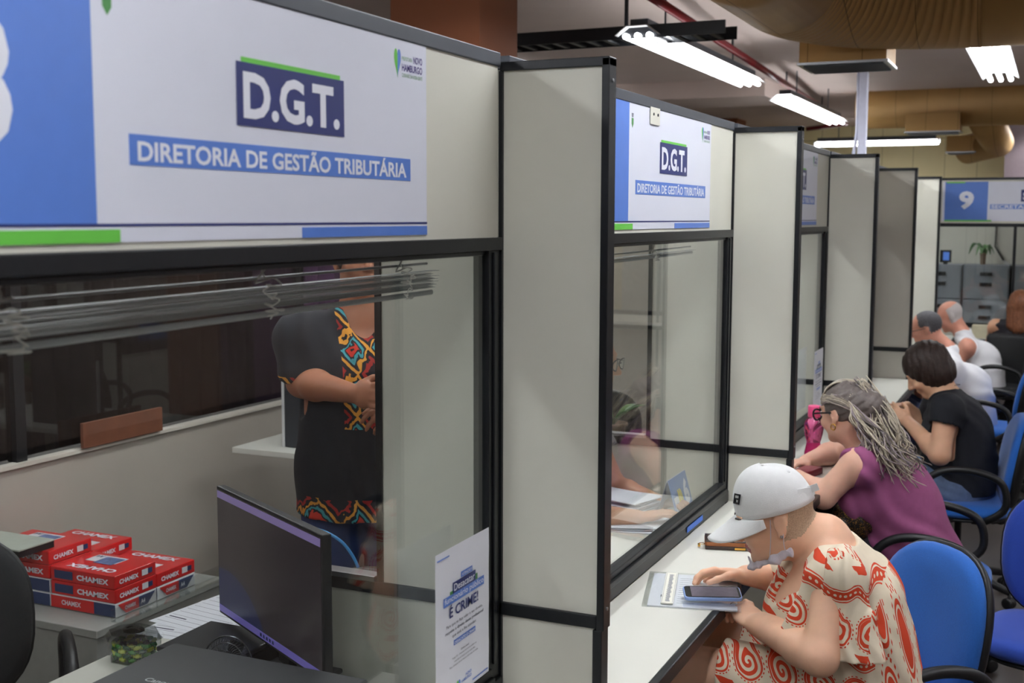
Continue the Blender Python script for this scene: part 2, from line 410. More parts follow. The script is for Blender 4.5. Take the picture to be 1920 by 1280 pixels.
MB().rect(F9, .625, .86, 1.90, 2.0, .0012).build('title_box', signd, sign9)
m = MB(); write(m, 'SE', F9, .64, 1.915, .082, .065, .04, .002); m.build('title', txtw, sign9)
MB().rect(F9, .385, 1.10, 1.838, 1.878, .0012).build('subtitle_box', signb, sign9)
m = MB(); write(m, 'SECRETARIA MUNICIPAL', F9, .395, 1.843, .69, .03, .025, .002); m.build('subtitle', txtw, sign9)

# ------------------------------------------------------------------ opposite front of the office (behind the staff)
XO = -2.55
lowwall = mat('office_low_wall', (176, 168, 158), .6, var=.05, scale=2.2)
tag(MB().box((XO+.02, 6.9, 0), (-.95, 6.94, 1.62)).build('office_screen', mat('pale_screen', (190, 184, 172), .6)), 'low pale office screen far behind the second pane', 'screen')
t = thing('opposite_partition', 'low off-white wall with dark glazing across the back of the near booth', 'partition', (XO, 4, 0))
MB().box((XO-.06, -.5, 0), (XO, 13.0, .80)).build('low_wall', lowwall, t)
MB().box((XO-.08, -.5, .80), (XO+.02, 13.0, .815)).build('ledge', mat('cream_ledge', (206, 200, 188), .5), t)
MB().box((XO-.05, -.5, ZH), (XO-.01, 13.0, ZT)).build('header_panel', cream, t)
for yy in (-.5, 1.4, 3.3, 5.2, 7.1, 9.0, 10.9, 12.9): MB().box((XO-.055, yy, .815), (XO-.005, yy+.05, ZH)).build('post', black, t)
MB().box((XO-.034, -.45, .815), (XO-.030, 12.9, ZH)).build('glass_pane', glassmat('dark_glass', (.5, .5, .52), .05), t)
darkc = mat('dark_curtain', (30, 24, 34), .9, var=.2, scale=4)
m = MB()
for k in range(60):
    y0 = -1+k*.16; m.tube([(XO-1.6+.03*math.sin(k*2.1), y0, .02), (XO-1.6+.03*math.sin(k*2.1), y0, 2.4)], .085, 8)
tag(m.build('curtain', darkc, smooth=True), 'long dark curtain beyond the far glazing', 'curtain')
a = onY(505, 600, 5.3); b = onY(720, 600, 5.3)
m = MB()
for k in range(8): m.tube([(a[0]+(b[0]-a[0])*k/7, 5.3, .02), (a[0]+(b[0]-a[0])*k/7, 5.3, 1.75)], .085, 8)
tag(m.build('curtain', mat('purple_cloth', (58, 30, 62), .9, var=.2, scale=5), smooth=True), 'purple cloth hanging behind the standing employee', 'curtain')
# brown board on the ledge
a = onX(155, 857, XO+.03); b = onX(303, 825, XO+.03); c = onX(303, 798, XO+.03)
o = MB(); o.obox(((a[0]+b[0])/2, (a[1]+b[1])/2, .816+.055), ((0, 1, 0), (0, 0, 1), (1, 0, 0)), ((b[1]-a[1])/2, .052, .009))
tag(o.build('wooden_board', mat('brown_wood', (112, 66, 44), .6, var=.15, scale=12), bevel=.002), 'brown wooden board standing on the ledge of the low wall', 'board')

# ------------------------------------------------------------------ ceiling services
def fixture(x, y0, y1, z, lab, along='y', wdt=.24, power=1.0):
    t = thing('ceiling_light', lab, 'ceiling light', (x, (y0+y1)/2, z), 'fluorescent ceiling lights') if along == 'y' else thing('ceiling_light', lab, 'ceiling light', ((y0+y1)/2, x, z), 'fluorescent ceiling lights')
    def P(a, b, c): return (a, b, c) if along == 'y' else (b, a, c)
    m = MB(); pr = [(-wdt/2, -.0), (-wdt/2-.004, .0), (-wdt/4, .05), (wdt/4, .05), (wdt/2+.004, 0), (wdt/2, 0), (wdt/4-.004, .046), (-wdt/4+.004, .046)]
    if along == 'y': m.prism(pr, (x, y0, z), (1, 0, 0), (0, 0, 1), (0, 1, 0), y1-y0)
    else: m.prism(pr, (y0, x, z), (0, 1, 0), (0, 0, 1), (1, 0, 0), y1-y0)
    m.build('reflector', white_e, t)
    h = MB()
    a, b = P(x-.05, y0+.05, z+.05), P(x+.05, y1-.05, z+.09)
    h.box([min(p, q) for p, q in zip(a, b)], [max(p, q) for p, q in zip(a, b)]).build('housing', darkgrey, t)
    for k in (-1, 0, 1):
        MB().tube([P(x+k*wdt*.28, y0+.02, z-.004), P(x+k*wdt*.28, y1-.02, z-.004)], .017, 8).build('tube', tube_m, t)
    for k in (.2, .8):
        yy = y0+(y1-y0)*k; MB().tube([P(x, yy, z+.09), P(x, yy, ZC)], .006, 6).build('hanger', darkgrey, t)
    ld = bpy.data.lights.new('fluorescent_glow', 'AREA'); ld.shape = 'RECTANGLE'; ld.size = wdt; ld.size_y = (y1-y0)*.96; ld.energy = TUBE_POWER*power; ld.color = (.93, .97, 1)
    lo = bpy.data.objects.new('fluorescent_glow', ld); COL.objects.link(lo); lo.parent = t; lo.location = (0, 0, .036)
    if along != 'y': lo.rotation_euler = (0, 0, math.pi/2)
    return t
ZL = 2.75
fixture(-1.10, 6.30, 8.95, ZL, 'three-tube fluorescent light with dark housing, left of the tan duct')
fixture(-1.12, 10.25, 12.9, ZL, 'second three-tube fluorescent light, farther along the left row')
fixture(.62, 7.42, 9.35, ZL, 'wide bright fluorescent light at the top right, partly hidden by the tan duct')
fixture(15.9, -1.9, -.35, ZL-.05, 'single long thin fluorescent light before the cream far wall', 'x', .1, 1.2)
for (xx, a, b) in ((-1.10, 2.3, 4.95), (-1.10, -1.7, .95), (.62, 2.2, 4.55), (.62, -1.4, 1.0), (3.4, 2.6, 5.0), (3.4, -1.4, 1.0), (3.6, 7.2, 9.6), (2.9, 13.4, 15.8), (.9, 13.9, 16.3), (-3.6, 9.0, 11.4), (-3.6, 2.5, 4.9)):  # lamps out of view: near rows repeat the visible spacing, others added for brightness
    fixture(xx, a, b, ZL, 'fluorescent ceiling light outside the picture, put in to help light the room')

ductm = mat('tan_duct_wrap', (176, 138, 84), .55, .25, var=.06, scale=4)
x_, y_, z_ = coords(ductm)
base_mix(ductm, (nabs(fracc(x_*3.3))).gt(.492), (120, 90, 50))
def ring_tube(m, pts, R, n=40, rib=0):
    m.tube(pts, R, n)
t = thing('air_duct', 'large tan air duct with ribbed elbow at the top right', 'duct', (.3, 7.1, 2.98))
cz = 3.0-.02; Rd = .29
pts = []
for k in range(15):
    a = math.pi/2*k/14; pts.append((.12-.62*math.cos(a)*1.0+.0, 7.15-.62+.62*math.sin(a), cz))
# elbow: comes from the camera side (-Y) and turns to +X
m = MB(); pts = [(-.28, 4.5, cz), (-.28, 6.2, cz)]
m.tube(pts, Rd, 40); m.build('straight_section', ductm, t, smooth=True)
m = MB(); k_ = 22
for k in range(k_):
    a0 = math.pi/2*k/k_; a1 = math.pi/2*(k+1)/k_
    q = lambda a: (-.28+.9*(1-math.cos(a)), 6.2+.9*math.sin(a), cz)
    am = (a0+a1)/2
    m.tube([q(a0), q((a0*.9+a1*.1)), q(a0*.1+a1*.9), q(a1)], [Rd-.0012, Rd+.0006, Rd+.0006, Rd-.0012], 40, cap=False)
m.build('ribbed_elbow', ductm, t, smooth=True)
m = MB(); m.tube([(.62, 7.1, cz), (5.9, 7.1, cz)], Rd, 40); m.build('cross_section', ductm, t, smooth=True)
a, b, c = onZ(1503, 128, 2.62), onZ(1660, 122, 2.62), onZ(1690, 135, 2.62)
def diffuser(name_loc, x0, x1, y0, y1, z0, z1, par):
    MB().box((x0, y0, z0+.02), (x1, y1, z1)).build('diffuser_box', ductm, par)
    m = MB(); m.box((x0-.01, y0-.01, z0+.006), (x1+.01, y1+.01, z0+.02))
    for k in range(9):
        yy = y0+.03+(y1-y0-.06)*k/8; m.obox(((x0+x1)/2, yy, z0+.004), ((1, 0, 0), (0, .7, .7), (0, -.7, .7)), ((x1-x0)/2-.02, .012, .001))
    m.build('diffuser_grille', steel, par)
diffuser(0, a[0], b[0]+.02, 7.0, 7.4, 2.62, 2.76, t)
t2 = thing('air_duct', 'second tan air duct farther back with small diffuser boxes and a round end', 'duct', (1, 13.2, 2.6))
z2 = onY(1800, 192, 13.0)[2]
x0 = onY(1610, 192, 13.0)[0]
m = MB(); m.tube([(x0, 13, z2), (5.9, 13, z2)], .24, 36); m.build('cross_section', ductm, t2, smooth=True)
for (pa, pb, yy) in (((1703, 254), (1803, 254), 13.0), ((1778, 290), (1850, 290), 15.0)):
    a = onY(*pa, yy); b = onY(*pb, yy); diffuser(0, a[0], b[0], yy-.30, yy, a[2], a[2]+.20, t2)
a = onY(1868, 262, 14.2); m = MB(); m.tube([(a[0]-.1, 13.1, z2-.1), (a[0]-.02, 13.8, a[2]+.05), (a[0], 14.6, a[2]), (a[0]-.35, 15.1, a[2]-.05)], .17, 28); m.build('round_end', ductm, t2, smooth=True)
for k, yy in ((0, 13.0), (1, 13.0)):
    a = onY(1690+12*k, 150, yy); MB().tube([(a[0], yy, z2), (a[0], yy, ZC)], .008, 6).build('hanger_rod', darkgrey, t2)
# red sprinkler pipe
t = thing('sprinkler_pipe', 'dark red sprinkler pipe running along the ceiling above the lights', 'pipe', (-1, 9, 2.9))
A, B = onZ(1200, -20, 2.93), onZ(1588, 232, 2.93)
MB().tube([A, B], .026, 12).build('main_pipe', redpipe, t, smooth=True)
for f in (.25, .5, .75):
    q = A+(B-A)*f; MB().tube([q, q+V(0, 0, .11)], .008, 6).build('pipe_hanger', darkgrey, t)
A2 = onY(1512, 242, B[1]); MB().tube([A2, B], .026, 12).build('branch_pipe', redpipe, t, smooth=True)
# cable tray
t = thing('cable_tray', 'dark metal cable tray crossing under the ceiling at upper left', 'cable tray', (-1.5, 6.6, 2.83))
A, B = onY(915, 80, 6.4), onY(1330, 54, 6.4); B[2] = A[2] = (A[2]+B[2])/2
m = MB(); m.box((A[0]-.1, 6.35, A[2]-.035), (B[0]+.1, 6.36, A[2]+.035)); m.box((A[0]-.1, 6.60, A[2]-.035), (B[0]+.1, 6.61, A[2]+.035)); m.build('side_rail', black, t)
m = MB()
for k in range(14): xx = A[0]+(B[0]-A[0])*k/13; m.box((xx, 6.36, A[2]-.03), (xx+.03, 6.6, A[2]-.02))
m.build('rung', black, t)
for xx in (A[0]+.05, B[0]-.5): MB().tube([(xx, 6.48, A[2]), (xx, 6.48, ZC)], .012, 8).build('hanger', black, t)
# pale grey service pole
A = onY(1620, 150, 8.6); m = MB(); m.box((A[0]-.028, 8.58, 0), (A[0]+.028, 8.64, ZC)); o = MB()
t = thing('service_pole', 'pale grey metal service pole rising behind the dividers', 'pole', (A[0], 8.6, 0))
m.build('pole', mat('pale_grey_enamel', (186, 188, 206), .4), t, bevel=.006)
MB().tube([(A[0]-.045, 8.6, 1.9), (A[0]-.06, 8.6, 2.15), (A[0]-.036, 8.6, 2.35), (A[0]-.036, 8.6, ZC)], .012, 8).build('conduit', MATS['pale_grey_enamel'], t, smooth=True)

# ================================================================== SCULPTING: smooth-union distance fields meshed with surface nets
class SDF:
    def __init__(s): s.p = []
    def cone(s, a, b, ra, rb, k=.02, flat=None):
        s.p.append(('c', V(*a), V(*b), ra, rb, k, flat)); return s
    def ell(s, c, r, ax=None, k=.02):
        R = np.eye(3) if ax is None else np.array([nrm(q) for q in ax]).T
        s.p.append(('e', V(*c), V(*r), R, k)); return s
    def subell(s, c, r, ax=None, k=.01):
        R = np.eye(3) if ax is None else np.array([nrm(q) for q in ax]).T
        s.p.append(('E', V(*c), V(*r), R, k)); return s
    def subcone(s, a, b, ra, rb, k=.008):
        s.p.append(('C', V(*a), V(*b), ra, rb, k, None)); return s
    def cut(s, p, n, k=.004):
        """keep the side the normal points away from"""
        s.p.append(('p', V(*p), nrm(n), k)); return s
    def folds(s, amp, dirn, freq, warp=1.5, centre=None, rad=None):
        s.p.append(('f', amp, nrm(dirn), freq, warp, centre, rad)); return s
    def inflate(s, d): s.p.append(('i', d)); return s
    @staticmethod
    def one(q, P):
        if q[0] in 'cC':
            a, b, ra, rb = q[1:5]; ba = b-a; D = P-a
            if q[6] is not None:
                n, sc = q[6]; n = nrm(n); D = D+np.outer(D@n, n)*(1/sc-1)
            L = max(1e-9, ba@ba); h = np.clip(D@ba/L, 0, 1); d = np.linalg.norm(D-h[:, None]*ba, axis=1)-(ra+(rb-ra)*h)
            return d*(min(1, q[6][1]) if q[6] is not None else 1)
        c, r, R = q[1:4]; Q = (P-c)@R; k0 = np.linalg.norm(Q/r, axis=1); k1 = np.linalg.norm(Q/r**2, axis=1)
        return k0*(k0-1)/np.maximum(k1, 1e-6)
    @staticmethod
    def sphere(q):
        if q[0] in 'cC': return (q[1]+q[2])/2, np.linalg.norm(q[1]-q[2])/2+max(q[3], q[4])*(max(1, 1/ (q[6][1] if q[6] else 1)) if False else 1)
        return q[1], max(q[2])
    def ev(s, P, far=None):
        d = np.full(len(P), 1e3)
        if far is not None: c0, r0 = far
        for q in s.p:
            t = q[0]
            if t in 'ce':
                k = q[5] if t == 'c' else q[4]
                if far is not None:
                    c, r = s.sphere(q)
                    if np.linalg.norm(c-c0)-r-r0 > 2*k+.05: continue
                e = s.one(q, P); h = np.maximum(k-np.abs(d-e), 0)/k; d = np.minimum(d, e)-h*h*k*.25
            elif t in 'CE':
                k = q[5] if t == 'C' else q[4]; e = -s.one(q, P); h = np.maximum(k-np.abs(d-e), 0)/k; d = np.maximum(d, e)+h*h*k*.25
            elif t == 'p':
                e = (P-q[1])@q[2]; k = q[3]; h = np.maximum(k-np.abs(d-e), 0)/k; d = np.maximum(d, e)+h*h*k*.25
            elif t == 'f':
                amp, n, fr, wp = q[1:5]; x = P@n
                o = np.sin(P[:, 0]*fr*.31+1.3)+np.sin(P[:, 1]*fr*.27+P[:, 2]*fr*.22)+.6*np.sin(P[:, 2]*fr*.45-P[:, 0]*fr*.2)
                e = amp*(np.sin(x*fr+o*wp)*.6+np.sin(x*fr*1.9+o*wp*1.7+2)*.4)
                if q[5] is not None: e = e*np.exp(-(np.linalg.norm(P-q[5], axis=1)/q[6])**2)
                d = d+e
            elif t == 'i': d = d-q[1]
        return d
    def bounds(s, m=.03):
        lo = V(9e9, 9e9, 9e9); hi = -lo
        for q in s.p:
            if q[0] in 'ce':
                if q[0] == 'c':
                    r = max(q[3], q[4]); lo = np.minimum(lo, np.minimum(q[1], q[2])-r); hi = np.maximum(hi, np.maximum(q[1], q[2])+r)
                else:
                    r = max(q[2]); lo = np.minimum(lo, q[1]-r); hi = np.maximum(hi, q[1]+r)
        return lo-m, hi+m
    def mesh(s, h=.005, B=12):
        lo, hi = s.bounds(); nb = np.ceil((hi-lo)/(h*B)).astype(int)
        G = np.stack(np.meshgrid(*[np.arange(n) for n in nb], indexing='ij'), -1).reshape(-1, 3)
        C = lo+(G+.5)*h*B; dc = s.ev(C); rad = h*B*.87
        G = G[np.abs(dc) < rad*1.7+.012]
        loc = np.stack(np.meshgrid(*[np.arange(B+1)]*3, indexing='ij'), -1).reshape(-1, 3)
        S = nb*B+2; cid = lambda I: (I[:, 0]*S[1]+I[:, 1])*S[2]+I[:, 2]
        VV, ID, Q = [], [], []
        corners = np.array([(i, j, k) for i in (0, 1) for j in (0, 1) for k in (0, 1)])
        edges = [(a, b) for a in range(8) for b in range(a+1, 8) if np.abs(corners[a]-corners[b]).sum() == 1]
        for g in G:
            P = lo+(g*B+loc)*h; D = s.ev(P, (lo+(g+.5)*h*B, rad)).reshape((B+1,)*3)
            neg = D < 0
            if neg.all() or not neg.any(): continue
            cn = sum(neg[i:B+i, j:B+j, k:B+k].astype(int) for i, j, k in corners)
            I = np.argwhere((cn > 0) & (cn < 8))
            if len(I) == 0: continue
            vals = np.stack([D[I[:, 0]+i, I[:, 1]+j, I[:, 2]+k] for i, j, k in corners], 1)
            acc = np.zeros((len(I), 3)); cnt = np.zeros(len(I))
            for a, b in edges:
                va, vb = vals[:, a], vals[:, b]; x = (va < 0) != (vb < 0); t = np.where(x, va/np.where(x, va-vb, 1), 0)
                p = corners[a]+t[:, None]*(corners[b]-corners[a]); acc += p*x[:, None]; cnt += x
            VV.append(lo+(g*B+I+acc/cnt[:, None])*h); ID.append(cid(g*B+I))
            for ax in range(3):
                o1, o2 = (ax+1) % 3, (ax+2) % 3
                sl = [slice(0, B)]*3; s2 = [slice(0, B)]*3; s2[ax] = slice(1, B+1)
                A, Bn = neg[tuple(sl)], neg[tuple(s2)]; E = np.argwhere(A != Bn)
                if len(E) == 0: continue
                f = A[E[:, 0], E[:, 1], E[:, 2]]; E = E+g*B
                e1 = np.zeros(3, int); e1[o1] = 1; e2 = np.zeros(3, int); e2[o2] = 1
                q = np.stack([cid(E-e1-e2), cid(E-e2), cid(E), cid(E-e1)], 1)
                q[~f] = q[~f][:, ::-1]; Q.append(q)
        VV = np.concatenate(VV); ID = np.concatenate(ID); Q = np.concatenate(Q)
        o = np.argsort(ID); sid = ID[o]; pos = np.clip(np.searchsorted(sid, Q), 0, len(sid)-1); ok = (sid[pos] == Q).all(1)
        return VV, o[pos[ok]]
def sculpt(S, name, m, parent, h=.005, smooth=1, matfn=None):
    v, f = S.mesh(h); v = v-origin(parent); me = bpy.data.meshes.new(name)
    me.vertices.add(len(v)); me.vertices.foreach_set('co', v.astype(np.float32).ravel())
    me.loops.add(len(f)*4); me.loops.foreach_set('vertex_index', f.astype(np.int32).ravel())
    me.polygons.add(len(f)); me.polygons.foreach_set('loop_start', (np.arange(len(f))*4).astype(np.int32))
    me.polygons.foreach_set('loop_total', np.full(len(f), 4, np.int32))
    for q in (m if isinstance(m, (list, tuple)) else [m]): me.materials.append(q)
    if matfn is not None:
        c = (v+origin(parent))[f].mean(1); me.polygons.foreach_set('material_index', matfn(c).astype(np.int32))
    me.update(calc_edges=True); me.validate(); me.polygons.foreach_set('use_smooth', [True]*len(me.polygons))
    o = bpy.data.objects.new(name, me)
    if smooth:
        md = o.modifiers.new('s', 'SMOOTH'); md.factor = .5; md.iterations = smooth
    return link(o, parent)

# ------------------------------------------------------------------ body building
def head(S, c, F, U, s=1.0, neck=None, nr=(.052, .06), ears=True):
    F = nrm(F); R = nrm(np.cross(F, U)); U = np.cross(R, F); c = V(*c)
    q = lambda r, f, u: c+(R*r+F*f+U*u)*s
    ax = (R, F, U)
    S.ell(q(0, -.012, .028), V(.074, .094, .084)*s, ax, .02)
    S.ell(q(0, .026, -.035), V(.058, .064, .080)*s, ax, .03)
    S.ell(q(0, .012, -.068), V(.053, .058, .040)*s, ax, .02)
    S.ell(q(0, .070, -.094), V(.022, .020, .018)*s, ax, .02)
    S.ell(q(0, .078, .026), V(.048, .014, .011)*s, ax, .015)
    for e in (-1, 1):
        S.ell(q(e*.036, .064, -.032), V(.024, .022, .022)*s, ax, .02)
        S.subell(q(e*.031, .100, .004), V(.017, .014, .011)*s, ax, .012)
        S.ell(q(e*.031, .080, .003), V(.013, .0125, .010)*s, ax, .004)
        if ears:
            S.ell(q(e*.076, -.010, -.006), V(.009, .019, .031)*s, ax, .008)
            S.ell(q(e*.075, -.002, -.034), V(.007, .010, .010)*s, ax, .006)
            S.subell(q(e*.086, -.006, -.002), V(.006, .010, .017)*s, ax, .005)
    S.cone(q(0, .090, .008), q(0, .110, -.028), .008*s, .013*s, .012)
    for e in (-1, 1): S.ell(q(e*.012, .100, -.034), V(.008, .010, .007)*s, ax, .006)
    S.ell(q(0, .084, -.056), V(.023, .013, .0065)*s, ax, .006)
    S.ell(q(0, .080, -.068), V(.020, .013, .0070)*s, ax, .006)
    if neck is not None:
        S.cone(q(0, -.026, -.055), neck, nr[0], nr[1], .03)
    return q
def hand(S, w, d, n, side=1, s=1.0, curls=(.3, .35, .4, .45), thumb=(.6, .5), spread=.08, fr=.0082):
    """w wrist, d finger direction, n palm normal; thumb leaves on side*(d x n)"""
    d = nrm(d); n = nrm(n-d*np.dot(n, d)); t = np.cross(d, n)*side; w = V(*w)
    S.ell(w+d*.048*s+n*.002, V(.050, .039, .0155)*s, (d, t, n), .012)
    S.ell(w+d*.030*s+t*.020*s+n*.010, V(.030, .018, .015)*s, (d, t, n), .012)
    for i, (o, L) in enumerate(((.029, .074), (.010, .082), (-.010, .076), (-.029, .060))):
        p = w+d*.084*s+t*o*s; a = 0; dirn = nrm(d+t*spread*(1.5-i)); r = fr*s*(1 if i < 3 else .88)
        for j, fr_ in enumerate((.46, .30, .24)):
            a += curls[i]*(1.0 if j else .8); dd = nrm(dirn*math.cos(a)+n*math.sin(a)); e = p+dd*L*fr_*s
            S.cone(p, e, r*(1.08-.1*j), r*(.98-.1*j), .004 if j else .008); p = e
    p = w+d*.022*s+t*.030*s+n*.004; a = thumb[0]
    for L, r in ((.036, .0115), (.030, .0098), (.024, .0085)):
        dd = nrm(d*math.cos(a)+t*math.sin(a)+n*thumb[1]); e = p+dd*L*s; S.cone(p, e, r*s, r*s*.92, .006); p = e; a -= .28
def torso(S, pel, waist, chest, neck, shl, shr, hips, rr, k=.06, g=0.0):
    """rr: (pelvis, waist, chest) half width/depth pairs"""
    sd = nrm(V(*shl)-V(*shr)); up = nrm(V(*neck)-V(*pel)); fr = nrm(np.cross(sd, up)); ax = lambda u: (sd, nrm(np.cross(sd, u)), u)
    u1 = nrm(V(*waist)-V(*pel)); u2 = nrm(V(*chest)-V(*waist)); u3 = nrm(V(*neck)-V(*chest))
    S.ell(pel, (rr[0][0]+g, rr[0][1]+g, .12+g), ax(u1), k)
    S.ell((V(*pel)+V(*waist))/2, ((rr[0][0]+rr[1][0])/2+g, (rr[0][1]+rr[1][1])/2+g, .13+g), ax(u1), k)
    S.ell(waist, (rr[1][0]+g, rr[1][1]+g, .13+g), ax(u2), k)
    S.ell((V(*waist)+V(*chest))/2, ((rr[2][0]+rr[1][0])/2+g, (rr[2][1]+rr[1][1])/2+g, .13+g), ax(u2), k)
    S.ell(chest, (rr[2][0]+g, rr[2][1]+g, .13+g), ax(u3), k)
    for sh in (shl, shr):
        S.cone(V(*neck)-u3*.03, V(*sh)-u3*.005, .045+g, .046+g, k)
        S.cone(chest, V(*sh)-u3*.03, .07+g, .05+g, k)
    return S
def arm(S, sh, el, wr, r=(.050, .042, .038, .025), k=.02):
    S.cone(sh, el, r[0], r[1], .03); 
    m = V(*el)*.72+V(*wr)*.28; S.cone(el, m, r[1]*.96, r[2]*1.05, k); S.cone(m, wr, r[2]*1.05, r[3], k)
def leg(S, hip, knee, ankle, r=(.085, .06, .04), k=.03):
    S.cone(hip, knee, r[0], r[1], k); S.cone(knee, ankle, r[1]*.95, r[2], k)
def foot(S, an, d, k=.02):
    d = nrm(d); S.ell(V(*an)+d*.06+V(0, 0, -.035), (.12, .042, .032), (d, np.cross(V(0, 0, 1), d), (0, 0, 1)), k)
def skinmat(name, rgb): return mat(name, rgb, .5, var=.05, scale=25, bump=.08, bscale=500, sss=.12)
sk_fair = skinmat('fair_skin', (230, 180, 156)); sk_tan = skinmat('tan_skin', (206, 154, 122)); sk_brn = skinmat('brown_skin', (166, 108, 80)); sk_pink = skinmat('pinkish_skin', (220, 156, 134))
sk_warm = skinmat('warm_fair_skin', (228, 180, 150)); sk_olive = skinmat('light_olive_skin', (218, 168, 136))
lipm = mat('lip_skin', (176, 98, 92), .45)
hair_dk = mat('dark_brown_hair', (46, 30, 24), .55, var=.25, scale=60, bump=.5, bscale=120)
hair_cu = mat('copper_hair', (132, 82, 54), .5, var=.2, scale=60)
denim = mat('blue_denim', (96, 114, 146), .85, var=.14, scale=40, bump=.3, bscale=700)
def wavy(P, amp, fr, ph, start=.3):
    n_ = len(P); out = []
    for i, p in enumerate(P):
        s_ = i/(n_-1); k = max(0, (s_-start)/(1-start)); out.append(p+V(math.sin(s_*fr+ph)*.8, math.cos(s_*fr*.8+ph), .5*math.cos(s_*fr+ph*2))*amp*k)
    return out
def strands(mb, roots, r=.0035, n=5):
    for i, (pts, rr) in enumerate(roots):
        mb.cur = (1, 2, 1, 0, 1)[i % 5]; k = len(pts); R = [rr*(.75+.25*math.sin(math.pi*min(1, j/(k-1)*1.2+.1)))*(1 if j < k-1 else .35) for j in range(k)]
        mb.tube(pts, R, n)
def bez(ps, k):
    """Catmull-Rom through points, k samples per span"""
    P = [V(*p) for p in ps]; P = [2*P[0]-P[1]]+P+[2*P[-1]-P[-2]]; out = []
    for i in range(1, len(P)-2):
        for j in range(k):
            t = j/k; out.append(.5*((2*P[i])+(P[i+1]-P[i-1])*t+(2*P[i-1]-5*P[i]+4*P[i+1]-P[i+2])*t*t+(3*P[i]-P[i-1]-3*P[i+1]+P[i+2])*t**3))
    out.append(P[-2]); return out


# ================================================================== PEOPLE
def body(S, J, rr, hd, F, U=(0, 0, 1), s=1.0, nr=(.052, .06), ar=(.050, .042, .038, .025), g=0.0, legs=True, ears=True, lr=(.085, .06, .04)):
    torso(S, J['pel'], J['waist'], J['chest'], J['neck'], J['shl'], J['shr'], None, rr, g=g)
    q = head(S, hd, F, U, s, J['neck'], nr, ears)
    for k in 'lr':
        if 'el'+k in J: arm(S, J['sh'+k], J['el'+k], J['wr'+k], ar)
        if legs:
            leg(S, J['hip'+k], J['kn'+k], J['an'+k], lr); foot(S, J['an'+k], J.get('toe', (-1, 0, 0)))
    return q
def shoes(t, J, m, dirn):
    for k in 'lr':
        S = SDF(); foot(S, J['an'+k], dirn); S.inflate(.008); S.cut(V(*J['an'+k])+V(0, 0, -.005), (0, 0, 1)); sculpt(S, 'shoe', m, t, .008)

# ---------- the woman in the white cap
dress_m = mat('orange_print_dress', (226, 212, 188), .8, var=.03, scale=40, bump=.25, bscale=900)
OR = (214, 66, 28)
def dress_print():
    m = dress_m; x, y, z = coords(m)
    # u runs around the body, v along it
    u = x+y*.45; v = z+x*.12
    n = N.nt.nodes.new('ShaderNodeTexNoise'); n.inputs['Scale'].default_value = 5; wob = (N(n.outputs[0])-.5)*.02
    u = u+wob; v = v+wob
    T = .19                                                    # height of one repeat
    vv = (v/T-nflr(v/T))*T                                     # 0..T
    # row of paired spirals
    P = .088; cu = (u/P-nflr(u/P)-.5)*P; sgn = 1; cv = vv-.045
    r = nhyp(cu, cv); th = N.op('ARCTAN2', cv, cu)
    sp = nsin(th+r*400.0).gt(-.1)*r.lt(.0325)
    ring = nmax(sp, nabs(r-.035).lt(.0022))
    dots = (nsin(th*26).gt(.1))*nabs(r-.0405).lt(.0014)
    spir = nmax(ring, dots)*nabs(cv).lt(.046)
    # wavy ribbon with pale dots
    wv = vv-.125-nsin(u*62)*.010
    rib = nabs(wv).lt(.0105); edge = nabs(nabs(wv)-.0150).lt(.0016)
    du = (u/.0125-nflr(u/.0125)-.5)*.0125; dot = nhyp(du, wv).lt(.0034)
    ribb = nmax(rib*(1-dot), edge)
    # long leaf shapes
    Lp = .105; lu = (u/Lp-nflr(u/Lp)-.5)*Lp; lv = vv-.168
    band = nmax(spir, ribb)
    band = nmax(band, nabs(vv-.183).lt(.010)*nabs(lu*1+ (vv-.175)*.8).lt(.024))
    # back and skirt: tall petals instead of rows
    Pb = .098; pu = ((x*.75+y*1.0+z*.18)/Pb); pf = (pu-nflr(pu)-.5)*Pb; Hb = .24; pvv = (z/Hb+.1+nflr(pu)*.37); pv = (pvv-nflr(pvv)-.5)*Hb
    e = nhyp(pf/.030, pv/.098); pet = e.lt(1.0)*(1-nabs(e-.80).lt(.05)); pd = nabs(e-1.22).lt(.06)*nsin(N.op('ARCTAN2', pv/.098, pf/.030)*22).gt(.2)
    petal = nmax(pet, pd)
    back = x.gt(.085)
    res = back*petal+(1-back)*band
    base_mix(m, nmin(res, 1.0), OR)
dress_print()
A = {}
A['pel'] = onY(1602, 1292, 3.09); A['waist'] = onY(1590, 1205, 3.08); A['chest'] = onY(1568, 1110, 3.06); A['neck'] = onY(1545, 1010, 3.05)
A['shl'] = onY(1566, 1075, 2.87); A['shr'] = onY(1520, 1050, 3.24)
A['ell'] = onY(1537, 1232, 2.76); A['wrl'] = onY(1420, 1172, 2.93); A['elr'] = onY(1480, 1085, 3.28); A['wrr'] = onY(1399, 1078, 3.17)
A['hipl'] = V(.62, 2.99, .535); A['hipr'] = V(.62, 3.20, .535); A['knl'] = V(.185, 2.94, .585); A['knr'] = V(.17, 3.2, .58)
A['anl'] = V(.24, 2.95, .085); A['anr'] = V(.22, 3.2, .085)
AH = onY(1452, 966, 3.0); AF = nrm((-.90, -.25, -.32)); rrA = ((.185, .150), (.165, .150), (.165, .140))
t = thing('person', 'seated woman in a white cap and cream dress with orange print, using a phone', 'person', (.6, 3.08, 0))
S = SDF(); q = body(S, A, rrA, AH, AF, s=1.0, nr=(.058, .066), ar=(.048, .043, .041, .028))
for y in (2.98, 3.10): S.ell(onY(1497, 1148, y), (.075, .07, .075), None, .05)
hd = onY(1368, 1116, 3.03)-A['wrl']
hand(S, A['wrl'], hd, (-.50, .70, -.50), -1, 1.0, (.50, .60, .70, .75), (.45, .5), .05, .0088)
